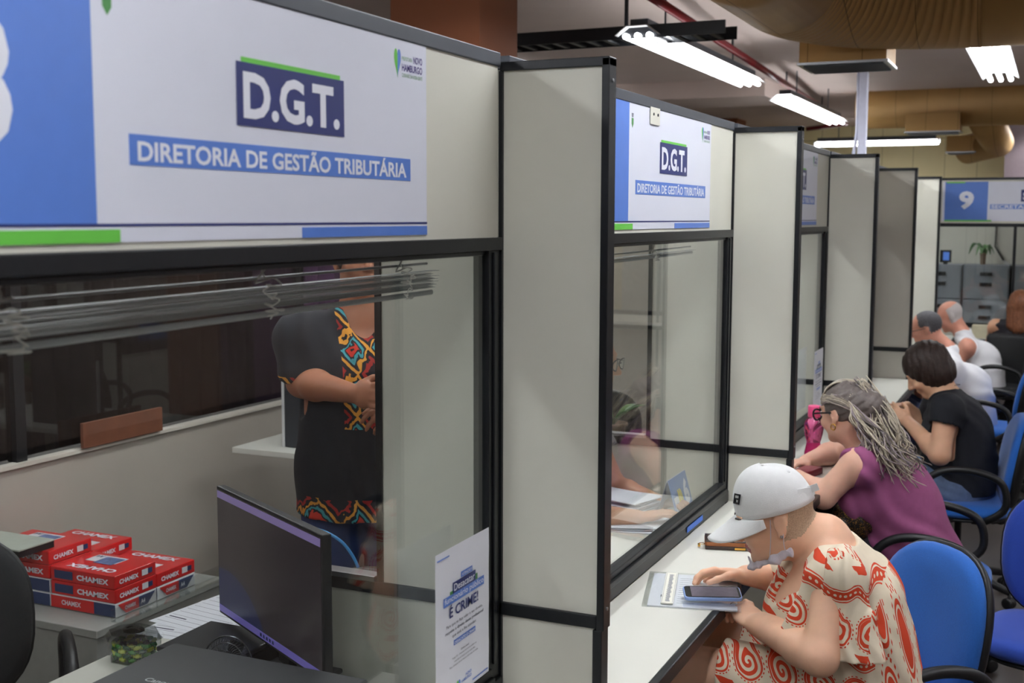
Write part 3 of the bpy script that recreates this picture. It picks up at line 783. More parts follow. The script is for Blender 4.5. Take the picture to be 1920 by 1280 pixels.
hand(S, A['wrr'], (-.96, -.18, .02), (-.15, -.55, -.85), 1, 1.0, (.45, .55, 1.0, 1.15), (.6, .5), .10, .0088)
RA = nrm(np.cross(AF, (0, 0, 1))); UA = np.cross(RA, AF)
buzz = mat('short_fair_hair', (186, 158, 132), .8, var=.2, scale=300, bump=.3, bscale=900)
def mf(c):
    L = c-AH; f = L@AF; u = L@UA; r = L@RA
    hair = (f < -.030-.5*(u)) & (u > -.055) & (u > -.055-(f+.05)*.6) & (np.abs(r) < .09) & (f > -.125)
    lips = (f > .084) & (np.abs(u+.062) < .012) & (np.abs(r) < .022)
    return np.where(hair, 1, np.where(lips, 2, 0))
sculpt(S, 'body', [sk_warm, buzz, lipm], t, .0042, 1, mf)
S = SDF(); torso(S, A['pel'], A['waist'], A['chest'], A['neck'], A['shl'], A['shr'], None, rrA, g=.012)
for y in (2.98, 3.10): S.ell(onY(1497, 1148, y), (.087, .082, .087), None, .05)
for k in 'lr': S.cone(A['hip'+k], A['kn'+k]+V(.1, 0, 0), .105, .088, .06)
S.cone((.6, 3.09, .52), (.33, 3.07, .52), .10, .08, .06)
S.cone(A['shr'], A['elr']*.5+A['shr']*.5, .068, .085, .03)
S.folds(.0042, (.8, .3, .5), 60, 1.4)
S.subcone(onY(1545, 985, 3.02), onY(1500, 1075, 2.96), .092, .050, .01)
S.subcone(onY(1500, 1075, 2.96), onY(1440, 1130, 2.92), .050, .010, .01)
S.subcone(A['shl'], A['ell'], .048, .045, .006)
S.cone(onY(1527, 1098, 2.84), onY(1492, 1190, 2.83), .026, .042, .03, flat=((.2, 1, 0), .6))
S.cut((.30, 3, .6), (-1, 0, 0))
sculpt(S, 'dress', dress_m, t, .0045, 1)
S = SDF(); p0 = onY(1580, 1085, 2.835); p1 = onY(1592, 1262, 2.785)
S.cone(p0, p1, .050, .088, .02, flat=((.15, 1, 0), .62)); S.cone(onY(1560, 1068, 2.86), p0, .052, .052, .03)
S.folds(.004, (1, 0, .15), 90, 1.2)
S.cut(onY(1600, 1232, 2.80), (.04, 0, -1)); S.cut(onY(1538, 1140, 2.76), (-1, -.1, .05))
sculpt(S, 'sleeve', dress_m, t, .004, 1)
shoes(t, A, mat('tan_sandal', (150, 110, 80), .6), (-1, 0, 0))
# cap
capm = mat('white_cotton', (226, 226, 226), .85, var=.02, scale=60, bump=.35, bscale=700)
_cp = math.radians(2); CAF = nrm(AF*math.cos(_cp)-UA*math.sin(_cp)); CAU = nrm(np.cross(RA, CAF))
def cap_pt(r, f, u): return AH+RA*r+CAF*f+CAU*u
m = MB(); n_, k_ = 72, 16; vs = []
for i in range(k_+1):
    ph = (math.pi/2)*i/k_*.999
    for j in range(n_):
        a = 2*math.pi*j/n_; seam = 1-.012*math.exp(-((math.sin(a*3))/.09)**2)*math.cos(ph)-.004*math.sin(a*5+ph*7)
        cr = math.cos(ph)**.82*seam; su = math.sin(ph)**.92
        vs.append(cap_pt(.089*cr*math.cos(a), -.010+.099*cr*math.sin(a), .020+.006*math.sin(a)+.113*su))
fs = [(i*n_+j, i*n_+(j+1) % n_, (i+1)*n_+(j+1) % n_, (i+1)*n_+j) for i in range(k_) for j in range(n_)]
m.add(vs, fs); o = m.build('cap', capm, t, smooth=True); sd = o.modifiers.new('t', 'SOLIDIFY'); sd.thickness = .0025; sd.offset = 1
capo = o
m = MB(); vs = []; nb_, mb_ = 28, 10
for i in range(nb_+1):
    a = math.radians(90)+math.radians(68)*(i/nb_*2-1); sx = math.cos(a); ed = (1-(abs(i/nb_*2-1))**2.6)
    for j in range(mb_+1):
        e = j/mb_; L = .090*ed*e; rr_ = .093*sx*(1+.10*e*ed); ff = -.010+.100*math.sin(a)+L
        drop = -.36*L-1.3*(rr_**2)*(1.0+2.4*e)
        vs.append(cap_pt(rr_, ff, .030+drop))
m.add(vs, [(i*(mb_+1)+j, (i+1)*(mb_+1)+j, (i+1)*(mb_+1)+j+1, i*(mb_+1)+j+1) for i in range(nb_) for j in range(mb_)])
o = m.build('brim', capm, capo, smooth=True, world=False)
for v in o.data.vertices: v.co = v.co-Vector([float(c) for c in origin(t)])
sd = o.modifiers.new('t', 'SOLIDIFY'); sd.thickness = .003; sd.offset = 0
def sub(mb, name, mt, par, **k):
    """sub-part: mesh kept in the coordinates of the top thing"""
    o = mb.build(name, mt, None, **k); l = origin(par)
    for v in o.data.vertices: v.co = v.co-Vector([float(c) for c in l])
    o.parent = par; return o
sub(MB().lathe([(.001, .004), (.006, .003), (.008, 0)][::-1], cap_pt(0, -.010, .133), CAU, 14), 'button', capm, capo, smooth=True)
for a in (math.radians(200), math.radians(240), math.radians(150)):
    c = .70; p = cap_pt(.090*c*math.cos(a), -.010+.100*c*math.sin(a), .020+.113*.735); nn = nrm(p-cap_pt(0, -.014, .02))
    sub(MB().lathe([(.0045, -.001), (.0045, .0022), (.0022, .0026), (.002, .0012)], p, nn, 14), 'eyelet', capm, capo, smooth=True)
m = MB(); p = cap_pt(-.030, -.108, .046)
m.obox(p+V(.006, -.003, 0), (nrm(V(.9, -.2, .45)), nrm(V(-.4, 0, .9)), (0, 1, 0)), (.017, .009, .0012)); m.obox(cap_pt(-.045, -.096, .044), (nrm(V(.5, .8, 0)), UA, RA), (.028, .010, .002)); sub(m, 'strap', capm, capo)
m = MB(); c = cap_pt(-.036, .070, .078); fa, fb = nrm(AF*.45-RA*.9*1.0), UA
e1 = nrm(RA*.92+AF*.40); e2 = nrm(UA*.9-AF*.42); nn = nrm(np.cross(e1, e2)); nn = nn if nn@(c-AH) > 0 else -nn; c = c+nn*.004
for (a_, b_, w_, h_) in ((0, .011, .016, .0022), (0, -.011, .016, .0022), (-.014, 0, .0022, .011), (.014, 0, .0022, .011), (.002, 0, .008, .002), (.006, -.004, .002, .005)):
    m.obox(c+e1*a_+e2*b_, (e1, e2, nn), (w_, h_, .0016))
sub(m, 'embroidered_logo', black, capo)
# mask under the chin, with its elastic loops
maskm = mat('mask_cloth', (206, 202, 214), .9, var=.02, bump=.4, bscale=300)
S = SDF(); a = q(-.05, .035, -.098); b = q(-.012, .088, -.112); c = q(-.066, .0, -.085)
S.cone(a, b, .010, .013, .01, flat=(UA, .6)); S.cone(a, c, .010, .016, .01, flat=(RA, .35)); S.cone(b, q(.02, .08, -.118), .012, .010, .01, flat=(UA, .5)); S.cone(q(-.018, .092, -.100), q(-.012, .100, -.085), .010, .005, .006, flat=(AF, .4))
S.folds(.0022, (1, 0, .4), 160, 1.2); sculpt(S, 'face_mask', maskm, t, .0022, 1)
m = MB(); m.tube(bez([q(-.080, .012, .012), q(-.073, .025, -.035), q(-.055, .045, -.092)], 6), .0011, 5); m.tube(bez([q(-.086, -.008, -.030), q(-.080, -.002, -.055), q(-.068, .0, -.078)], 6), .0011, 5)
m.build('mask_loop', maskm, t)
# eyes, ring, earring
def eyes(t, q, ax, dark=(50, 36, 28), s=1.0):
    for e in (-1, 1):
        MB().lathe([(.0001, .0125), (.006, .0108), (.0105, .006), (.0122, 0), (.01, -.006)], q(e*.031, .0815, .003), ax[1], 14).build('eye', mat_eye, t, smooth=True)
        MB().lathe([(.0001, .0136), (.0035, .0130), (.0055, .0116)], q(e*.031, .0815, .003), ax[1], 12).build('iris', mat_iris, t, smooth=True)
        MB().tube(bez([q(e*.014, .094, .020), q(e*.030, .093, .027), q(e*.048, .078, .021)], 4), .003, 6).build('eyebrow', hair_dk, t)
mat_eye = mat('eye_white', (222, 216, 210), .3, var=0); mat_iris = mat('brown_iris', (58, 38, 28), .2, var=0)
eyes(t, q, (RA, AF, UA))
kn = A['wrl']+nrm(hd)*.100+V(-.010, -.010, -.004)
m = MB(); dd = nrm(nrm(hd)*.6+V(-.25, .45, -.35))
for k in range(1): m.lathe([(.0098, -.002), (.0104, -.001), (.0104, .001), (.0098, .002)], kn, dd, 18, cap=False)
m.build('ring', gold, t, smooth=True)
MB().lathe([(.0001, 0), (.004, .001), (.0001, .004)], q(-.083, -.002, -.036), -RA, 10).build('earring', steel, t, smooth=True)

# ---------- the woman with long grey hair
B = {}
YB_ = 4.62
B['pel'] = onY(1702, 1045, 4.68); B['waist'] = onY(1688, 972, 4.66); B['chest'] = onY(1662, 908, 4.62); B['neck'] = onY(1620, 845, 4.6)
B['shl'] = onY(1606, 868, 4.43); B['shr'] = onY(1630, 838, 4.82); B['ell'] = onY(1544, 930, 4.40); B['wrl'] = onZ(1496, 893, .785)
B['elr'] = V(.25, 4.95, .80); B['wrr'] = V(.16, 4.78, .785)
B['hipl'] = V(.62, 4.58, .50); B['hipr'] = V(.62, 4.80, .50); B['knl'] = V(.2, 4.55, .56); B['knr'] = V(.18, 4.85, .56); B['anl'] = V(.24, 4.55, .085); B['anr'] = V(.22, 4.85, .085)
BH = onY(1585, 772, 4.60); BF = nrm((-.85, .50, -.20)); rrB = ((.195, .155), (.175, .150), (.165, .130))
t = thing('person', 'seated woman with long wavy grey hair, dark glasses and a plum sleeveless top', 'person', (.6, 4.65, 0))
S = SDF(); q = body(S, B, rrB, BH, BF, s=1.0, nr=(.054, .06), ar=(.050, .046, .042, .027))
hand(S, B['wrl'], (-.6, .8, .02), (0, 0, -1), -1, .95, (.3, .3, .35, .4)); hand(S, B['wrr'], (-.5, -.9, .02), (0, 0, -1), 1, .95, (.3, .3, .35, .4))
RB = nrm(np.cross(BF, (0, 0, 1))); UB = np.cross(RB, BF)
sculpt(S, 'body', [sk_fair, lipm], t, .005, 1, lambda c: (((c-BH)@BF > .084) & (np.abs((c-BH)@UB+.062) < .012) & (np.abs((c-BH)@RB) < .022)).astype(int))
plum = mat('plum_knit', (152, 80, 124), .85, var=.05, scale=50, bump=.25, bscale=700)
S = SDF(); torso(S, B['pel'], B['waist'], B['chest'], B['neck'], B['shl'], B['shr'], None, rrB, g=.013)
S.cone(B['pel'], B['pel']+V(.05, 0, -.02), .175, .165, .05); S.ell(onY(1612, 940, 4.5), (.08, .08, .08), None, .05)
S.folds(.006, (.75, .2, .62), 42, 1.5)
S.subcone(B['shl']+V(-.02, -.045, -.005), B['ell'], .050, .062, .012); S.subell(B['neck']+V(0, 0, .05), (.085, .09, .07), None, .01)
sculpt(S, 'top', plum, t, .0055, 1)
S = SDF()
for k in 'lr': leg(S, B['hip'+k], B['kn'+k], B['an'+k], (.105, .078, .06))
S.ell(B['pel']+V(0, 0, -.04), (.15, .19, .10), None, .05); S.cut((0, 0, .10), (0, 0, -1)); sculpt(S, 'trousers', mat('dark_trousers', (40, 36, 44), .85), t, .009, 1)
shoes(t, B, black, (-1, 0, 0))
hm = [mat('hair_roots_grey', (104, 94, 90), .45, var=.2, scale=80), mat('hair_silver_blonde', (196, 184, 164), .4, var=.15, scale=80), mat('hair_ash_lilac', (152, 138, 142), .42, var=.15, scale=80)]
def hp(f, r, u, k=1.0):
    d = nrm((f, r, u)); rad = V(.107, .086, .098)*k; dd = d*rad
    return BH+BF*(dd[0]-.012)+RB*dd[1]+UB*(dd[2]+.022)
S = SDF(); S.ell(BH-BF*.020+UB*.030, (.083, .098, .091), (RB, BF, UB), .02)
bk = hp(-.8, 0, -.1); S.cone(bk, onY(1650, 815, 4.60), .062, .068, .04); S.cone(onY(1650, 815, 4.60), onY(1684, 868, 4.62), .066, .045, .03)
S.subell(BH+BF*.10-UB*.03, (.12, .062, .105), (RB, BF, UB), .012); S.subell(BH-RB*.10+BF*.035-UB*.045, (.05, .045, .05), (RB, BF, UB), .01)
S.folds(.003, (.6, .2, -.75), 260, .6); ho = sculpt(S, 'hair', hm[0], t, .005, 1)
rt = []; clip = hp(-.62, 0, .72, 1.02)
for i in range(150):
    a = RNG.uniform(-1, 1); st = hp(.80+.1*RNG.rand(), a*.62, .42+.28*(1-abs(a))+.06*RNG.randn(), 1.01)
    rt.append((bez([st, hp(.45, a*.6, .85, 1.03), hp(-.05, a*.45, 1.0, 1.04), clip+RNG.randn(3)*.006], 5), .0028))
for i in range(210):                                    # sides swept back, then falling
    sd_ = -1 if i % 5 else 1; e = RNG.uniform(-.25, .55); st = hp(.50+.2*RNG.rand(), sd_*.75, .38+.2*RNG.randn()*.5, 1.0)
    m1 = hp(.0, sd_*1.0, .30+e*.5, 1.04); m2 = hp(-.6, sd_*.75, -.05+e*.4, 1.06)
    px_, py_ = 1640+RNG.uniform(-28, 24), 812+RNG.uniform(-10, 12); yy = 4.58+sd_*.06+RNG.uniform(-.08, .03); f_ = onY(px_, py_, yy)
    ex, ey = px_+RNG.uniform(-22, 70), 868+RNG.uniform(-12, 40); g_ = onY((px_+ex)/2, (py_+ey)/2, yy-.02); en = onY(ex, ey, yy-.02); wv_ = RNG.uniform(-1, 1)*.016
    rt.append((wavy(bez([st, m1, m2, (m2+f_)/2+V(wv_, -.015, 0), f_, g_+V(-wv_, -.01, wv_*.5), en], 7), .013, 15, RNG.uniform(0, 6), .35), RNG.uniform(.0018, .0034)))
for i in range(330):                                    # loose waves from the clip and the back of the head
    st = clip+RNG.randn(3)*.012 if i % 2 else hp(-.7, RNG.uniform(-.8, .7), RNG.uniform(-.1, .5), 1.03)
    yy = 4.60+RNG.uniform(-.13, .10); px_, py_ = 1652+RNG.uniform(-30, 34), 800+RNG.uniform(-12, 14); f_ = onY(px_, py_, yy)
    s_ = RNG.rand(); ex, ey = px_+RNG.uniform(-22, 62), 884+RNG.uniform(-20, 42); g_ = onY(px_*.5+ex*.5, py_*.5+ey*.5, yy); en = onY(ex, ey, yy); wv_ = RNG.uniform(-1, 1)*.02
    c0 = (st+f_)/2+V(.012, -.01, .012)
    rt.append((bez([st, c0+V(wv_*.6, 0, 0), f_, (f_+g_)/2+V(wv_, 0, wv_*.4), g_+V(-wv_, 0, 0), (g_+en)/2+V(wv_, 0, 0), en+V(-wv_*.5, 0, .008)], 6), RNG.uniform(.0016, .0034)))
m = MB(); rt = [(wavy(P_, .011, 17, (i % 9)*.7, .45) if len(P_) > 30 else P_, r_) for i, (P_, r_) in enumerate(rt)]; order = RNG.permutation(len(rt)); strands(m, [rt[i] for i in order], n=5); m.build('hair_strands', hm, t, smooth=True)
m = MB()
for k in range(9):
    a = k*.7; m.tube([clip+RB*math.cos(a)*.022+UB*math.sin(a)*.016-BF*.004, clip-BF*.016+RB*math.cos(a+1)*.012+UB*.012*math.sin(a+1), clip-BF*.006-RB*math.cos(a)*.01], .0028, 6)
m.build('hair_clip', mat('pearly_clip', (190, 190, 180), .25, .5), t)
def glasses(t, q, m, s=1.0, w=.024, h=.019, rr=.0022):
    for e in (-1, 1):
        P = [q(e*(.034+w*math.cos(a)), .112-.006*abs(math.cos(a)), .0+h*math.sin(a)) for a in np.linspace(0, 2*math.pi, 17)]
        MB().tube(P, rr, 6, cap=False).build('rim', m, t); MB().tube([q(e*.058, .108, .006), q(e*.075, .05, .006), q(e*.080, .0, .004)], rr, 6).build('temple', m, t)
        MB().prism([(.9*w*math.cos(a), .9*h*math.sin(a)) for a in np.linspace(0, 2*math.pi, 16, endpoint=False)], q(e*.034, .110, 0), q(1, 0, 0)-q(0, 0, 0), q(0, 0, 1)-q(0, 0, 0), q(0, 1, 0)-q(0, 0, 0), .0008).build('lens', glass, t)
    MB().tube([q(-.011, .112, .004), q(0, .115, .007), q(.011, .112, .004)], .002, 6).build('bridge', m, t)
glasses(t, q, black, w=.026, h=.021, rr=.0038); eyes(t, q, (RB, BF, UB))
MB().lathe([(.011+.0022*math.cos(a), .0022*math.sin(a)) for a in np.linspace(0, 2*math.pi, 9)], q(-.084, -.004, -.050), RB, 20, cap=False).build('hoop_earring', gold, t, smooth=True)

# ---------- the brown-haired woman in a black T-shirt
C = {}
C['pel'] = onY(1797, 905, 5.9); C['waist'] = onY(1800, 852, 5.88); C['chest'] = onY(1792, 792, 5.86); C['neck'] = onY(1770, 735, 5.85)
C['shl'] = onY(1775, 765, 5.68); C['shr'] = onY(1765, 740, 6.02); C['ell'] = onY(1762, 852, 5.62); C['wrl'] = onY(1702, 790, 5.80); C['elr'] = onY(1735, 800, 6.05); C['wrr'] = onY(1700, 762, 5.98)
hz = C['pel'][2]; C['hipl'] = C['pel']+V(-.02, -.1, -.01); C['hipr'] = C['pel']+V(-.02, .1, -.01); C['knl'] = V(.24, 5.76, .53); C['knr'] = V(.22, 6.02, .53); C['anl'] = V(.28, 5.76, .085); C['anr'] = V(.26, 6.0, .085)
CH = onY(1738, 694, 5.85); CFd = nrm((-.80, .05, -.62)); CUp = nrm((-.6, 0, .8)); rrC = ((.175, .150), (.160, .145), (.160, .130))
t = thing('person', 'seated woman with short dark brown hair, black T-shirt and jeans, typing on a phone', 'person', (.68, 5.9, 0))
S = SDF(); q = body(S, C, rrC, CH, CFd, CUp, s=1.0, ar=(.052, .047, .042, .027))
hand(S, C['wrl'], (-.7, .35, .35), (.1, .8, -.2), -1, 1.0, (.5, .6, .7, .7)); hand(S, C['wrr'], (-.9, -.2, -.05), (0, -.5, -.8), 1, 1.0, (.4, .7, .8, .8))
RC = nrm(np.cross(CFd, CUp)); UC = np.cross(RC, CFd)
sculpt(S, 'body', sk_olive, t, .006, 1)
blk = mat('black_tshirt_jersey', (22, 24, 32), .85, var=.1, scale=40, bump=.15, bscale=600)
S = SDF(); torso(S, C['pel'], C['waist'], C['chest'], C['neck'], C['shl'], C['shr'], None, rrC, g=.012)
for k in 'lr': S.cone(C['sh'+k], C['sh'+k]*.45+C['el'+k]*.55, .066, .070, .03)
S.ell(onY(1752, 818, 5.78), (.07, .07, .07), None, .05); S.folds(.004, (.5, .3, .8), 50, 1.4)
S.subell(C['neck']+V(-.01, 0, .055), (.085, .085, .07), None, .01); S.subcone(C['shl']*.46+C['ell']*.54, C['ell'], .075, .11, .004); S.cut(C['pel']+V(0, 0, -.03), (0, 0, -1))
sculpt(S, 'tshirt', blk, t, .006, 1)
S = SDF()
for k in 'lr': leg(S, C['hip'+k], C['kn'+k], C['an'+k], (.105, .078, .058))
S.ell(C['pel']+V(.01, 0, -.02), (.155, .185, .12), None, .05); S.folds(.004, (.3, .1, .9), 60, 1.3); S.cut((0, 0, .10), (0, 0, -1)); sculpt(S, 'jeans', denim, t, .008, 1)
shoes(t, C, white_e, (-1, 0, 0))
S = SDF(); S.ell(CH-CFd*.020+UC*.032, (.098, .112, .104), (RC, CFd, UC), .02); S.ell(CH-CFd*.035-UC*.045, (.086, .080, .070), (RC, CFd, UC), .04)
S.subell(CH+CFd*.115-UC*.050, (.085, .075, .095), (RC, CFd, UC), .015); S.folds(.003, (.9, .1, .2), 220, .6); sculpt(S, 'hair', hair_dk, t, .006, 1)
MB().tube(bez([C['neck']+V(-.01, -.06, .03), C['neck']+V(.07, 0, .04), C['neck']+V(-.01, .06, .03)], 4), .001, 5).build('necklace', black, t)

# ---------- three people farther away
whitem = mat('white_cotton_jersey', (240, 240, 244), .85, var=.02, scale=20, bump=.2, bscale=500)
def far_person(lab, loc, H, F, J, rr, skin, hairfn, top, sleeves, hairm, legm, h=.009, toe=(-1, 0, 0), U=(0, 0, 1), topg=.014, cutarm=True):
    t = thing('person', lab, 'person', loc); S = SDF(); J['toe'] = toe; q = body(S, J, rr, H, F, U, ar=(.050, .043, .040, .027))
    hand(S, J['wrl'], V(*J['wrl'])-V(*J['ell'])+V(0, 0, .05), (0, 0, -1), -1); hand(S, J['wrr'], V(*J['wrr'])-V(*J['elr'])+V(0, 0, .05), (0, 0, -1), 1)
    Fn = nrm(F); R = nrm(np.cross(Fn, U)); Uu = np.cross(R, Fn)
    sculpt(S, 'body', [skin, hairm], t, h, 1, (lambda c: hairfn((c-H)@Fn, (c-H)@R, (c-H)@Uu).astype(int)) if hairfn else None)
    S = SDF(); torso(S, J['pel'], J['waist'], J['chest'], J['neck'], J['shl'], J['shr'], None, rr, g=topg)
    for k in 'lr':
        if sleeves: S.cone(J['sh'+k], V(*J['sh'+k])*(1-sleeves)+V(*J['el'+k])*sleeves, .068, .074, .03)
        else:
            o_ = nrm(V(*J['sh'+k])-V(*J['neck'])); S.subcone(V(*J['sh'+k])+o_*.03+V(0, 0, .02), V(*J['el'+k])+o_*.05, .062, .085, .02)
    S.folds(.006, (.5, .3, .8), 40, 1.4); S.subell(V(*J['neck'])+V(-.01, 0, .06), (.08, .08, .07), None, .01)
    if sleeves: 
        for k in 'lr': S.subcone(V(*J['sh'+k])*(1-sleeves)+V(*J['el'+k])*sleeves, J['el'+k], .078, .11, .004)
    sculpt(S, 'shirt', top, t, h, 1)
    S = SDF()
    for k in 'lr': leg(S, J['hip'+k], J['kn'+k], J['an'+k], (.10, .075, .058))
    S.ell(V(*J['pel'])+V(0, 0, -.05), (.15, .18, .10), None, .05); S.cut((0, 0, .10), (0, 0, -1)); sculpt(S, 'trousers', legm, t, .011, 1)
    shoes(t, J, black, toe); return t, q
def seated_J(pel, chest, neck, shl, shr, ell, elr, wrl, wrr, toe=V(-1, 0, 0)):
    pel = V(*pel); sd = nrm(V(*shl)-V(*shr)); sd[2] = 0; k = pel+toe*.42; k[2] = .53
    J = dict(pel=pel, waist=(pel+V(*chest))/2+V(.01, 0, 0)*-toe[0], chest=chest, neck=neck, shl=shl, shr=shr, ell=ell, elr=elr, wrl=wrl, wrr=wrr,
             hipl=pel+sd*.1+V(0, 0, -.02), hipr=pel-sd*.1+V(0, 0, -.02), knl=k+sd*.13, knr=k-sd*.13)
    for s_, e in (('l', 1), ('r', -1)): a = k+sd*e*.13-toe*.02; a[2] = .085; J['an'+s_] = a
    return J
yM = 8.12
J1 = seated_J(onY(1822, 822, yM), onY(1812, 722, yM), onY(1772, 652, yM), onY(1782, 690, yM-.18), onY(1778, 672, yM+.18), onY(1745, 790, yM-.2), onY(1735, 760, yM+.2), onZ(1700, 770, .79), V(.2, yM+.1, .79))
t1, q1 = far_person('man with short grey hair, glasses and white T-shirt, beyond the brown-haired woman', (.6, yM, 0), onY(1737, 615, yM), nrm((-.95, -.02, -.30)), J1, ((.165, .14), (.155, .135), (.165, .13)),
    sk_pink, lambda f, r, u: (u > -.045-.25*f) & (f < .035) & ((u > .016) | (f < -.022)) & (f > -.14), whitem, .55, mat('short_grey_hair', (84, 82, 86), .7, var=.3, scale=150), mat('navy_trousers', (32, 40, 70), .85))
glasses(t1, q1, mat('thin_dark_frame', (70, 66, 66), .4), w=.022, h=.016)
yM = 9.82
J2 = seated_J(onY(1845, 745, yM), onY(1836, 672, yM), onY(1802, 622, yM), onY(1812, 648, yM-.19), onY(1812, 640, yM+.19), onY(1782, 712, yM-.22), onY(1775, 705, yM+.2), V(.12, yM-.15, .80), V(.12, yM+.1, .80))
far_person('man with close-cropped white hair in a white sleeveless shirt, beside the far wall', (.6, yM, 0), onY(1781, 592, yM), nrm((-.9, -.1, -.40)), J2, ((.165, .14), (.155, .135), (.170, .13)),
    sk_pink, lambda f, r, u: (u > -.055-.2*f) & (f < .012) & (u < .062+.2*f*-1) & (f > -.14), whitem, 0, mat('cropped_white_hair', (190, 182, 180), .8, var=.1, scale=200), mat('navy_trousers', (32, 40, 70), .85))
yM = 10.38; hx = onY(1913, 572, yM)
J3 = seated_J((hx[0], yM-.02, .50), (hx[0], yM, .78), (hx[0], yM+.01, .945), (hx[0]-.175, yM, .895), (hx[0]+.175, yM, .895), (hx[0]-.22, yM+.12, .70), (hx[0]+.22, yM+.12, .70), (hx[0]-.12, yM+.34, .74), (hx[0]+.12, yM+.34, .74), V(0, 1, 0))
t3, q3 = far_person('woman with straight copper hair and bare shoulders seen from behind, seated at the far desk', (hx[0], yM, 0), hx, V(0, 1, -.15), J3, ((.16, .13), (.14, .12), (.14, .11)), sk_tan, None, mat('dark_top_cloth', (36, 34, 40), .9), 0, hair_cu, mat('dark_jeans', (30, 34, 48), .9), toe=V(0, 1, 0), topg=.006)
S = SDF(); S.ell(hx+V(0, -.014, .030), (.090, .105, .098), None, .02); S.cone(hx+V(0, -.055, -.02), hx+V(0, -.085, -.17), .082, .066, .03, flat=((0, 1, 0), .75)); S.cone(hx+V(-.05, -.05, -.02), hx+V(-.06, -.06, -.16), .045, .035, .03); S.cone(hx+V(.05, -.05, -.02), hx+V(.06, -.06, -.16), .045, .035, .03)
S.folds(.004, (1, .1, 0), 240, .5); S.subell(hx+V(0, .12, -.04), (.07, .07, .11), None, .01); sculpt(S, 'hair', hair_cu, t3, .007, 1)
MB().tube([J3['neck']+V(0, -.075, .01), J3['chest']+V(0, -.125, .05)], .003, 6).build('halter_string', MATS['dark_trousers'], t3)

# ---------- employees behind the glass
E1 = onY(672, 640, 3.18); ex, ey = E1[0], E1[1]; EF = nrm((.72, -.69, 0)); ER = nrm(np.cross(EF, (0, 0, 1)))
D = dict(pel=V(ex, ey, .95), waist=V(ex, ey, 1.10), chest=V(ex, ey, 1.28)+EF*.01, neck=V(ex, ey, 1.46), shr=V(ex, ey, 1.40)+ER*.185, shl=V(ex, ey, 1.40)-ER*.185)
D['elr'] = onY(566, 716, 3.02); D['wrr'] = onY(664, 738, 2.90); D['ell'] = D['shl']+V(.06, .03, -.27); D['wrl'] = V(ex, ey, 1.20)+EF*.29-ER*.06
for k, e in (('l', -1), ('r', 1)):
    D['hip'+k] = V(ex, ey, .88)+ER*e*.09; D['kn'+k] = V(ex, ey, .48)+ER*e*.10+EF*.02; D['an'+k] = V(ex, ey, .085)+ER*e*.11
D['toe'] = EF
t = thing('person', 'standing employee in a black tunic with colourful embroidered trim, behind the near glass', 'person', (ex, ey, 0))
rrD = ((.175, .145), (.165, .14), (.170, .13)); EH = V(ex, ey, 1.635)+EF*.03
S = SDF(); q = body(S, D, rrD, EH, EF, ar=(.052, .046, .044, .028))
hand(S, D['wrr'], (.85, -.35, .05), (.3, .8, -.2), 1, 1.05, (.4, .5, .55, .6)); hand(S, D['wrl'], (-.1, -.9, -.1), (-.5, .4, -.7), -1, 1.0, (.5, .6, .7, .7))
sculpt(S, 'body', sk_brn, t, .006, 1)
tun = mat('black_embroidered_tunic', (20, 23, 32), .85, var=.1, scale=30, bump=.15, bscale=500)
def tunic_print():
    x, y, z = coords(tun); s_ = x*float(ER[0])+y*float(ER[1]); f_ = x*float(EF[0])+y*float(EF[1])
    front = f_.gt(.03)*nabs(s_+.0).lt(.085)*z.gt(1.12)
    hem = z.lt(.905); slv = s_.gt(.205)*z.gt(1.19)*z.lt(1.275)
    reg = nmin(front+hem+slv, 1.0)
    n = N.nt.nodes.new('ShaderNodeTexNoise'); n.inputs['Scale'].default_value = 14; wob = (N(n.outputs[0])-.5)*.05; s_ = s_+wob; z = z+wob*.7
    k = .105; a = nabs(fracc(s_/k)); b = nabs(fracc((z+.02)/(k*1.25))); dm = a+b
    base_mix(tun, reg*nabs(dm-.48).lt(.05), (222, 150, 50)); base_mix(tun, reg*nabs(dm-.30).lt(.045), (60, 150, 160)); base_mix(tun, reg*dm.lt(.20), (206, 48, 30)); base_mix(tun, reg*nabs(dm-.70).lt(.05), (170, 40, 34)); base_mix(tun, reg*dm.lt(.06), (24, 26, 34))
tunic_print()
S = SDF(); torso(S, D['pel'], D['waist'], D['chest'], D['neck'], D['shl'], D['shr'], None, rrD, g=.018)
S.cone((ex, ey, 1.12), (ex, ey, .80), .165, .205, .05); S.cone(D['shr'], D['shr']*.24+D['elr']*.76, .062, .072, .03); S.cone(D['shl'], D['shl']*.3+D['ell']*.7, .072, .078, .03)
S.folds(.007, (.8, .5, .1), 55, .8); S.cut((ex, ey, .835), (0, 0, -1)); S.subcone(V(*D['neck'])+V(0, 0, .03), V(*D['chest'])+EF*.16+V(0, 0, .10), .075, .02, .01); S.subcone(D['shr']*.06+D['elr']*.94, D['elr']+V(-.03, 0, -.05), .05, .07, .004)
sculpt(S, 'tunic', tun, t, .006, 1)
S = SDF()
for k in 'lr': leg(S, D['hip'+k], D['kn'+k], D['an'+k], (.10, .075, .06))
S.folds(.004, (.3, .1, .9), 60, 1.3); S.cut((0, 0, .10), (0, 0, -1)); sculpt(S, 'jeans', mat('blue_jeans', (44, 62, 112), .85, var=.1, scale=30), t, .008, 1)
shoes(t, D, black, EF)
S = SDF(); S.ell(EH+V(0, 0, .03)-EF*.02, (.09, .105, .098), (ER, EF, (0, 0, 1)), .02); S.subell(EH+EF*.11-V(0, 0, .04), (.075, .07, .10), (ER, EF, (0, 0, 1)), .01); sculpt(S, 'hair', hair_dk, t, .008, 1)

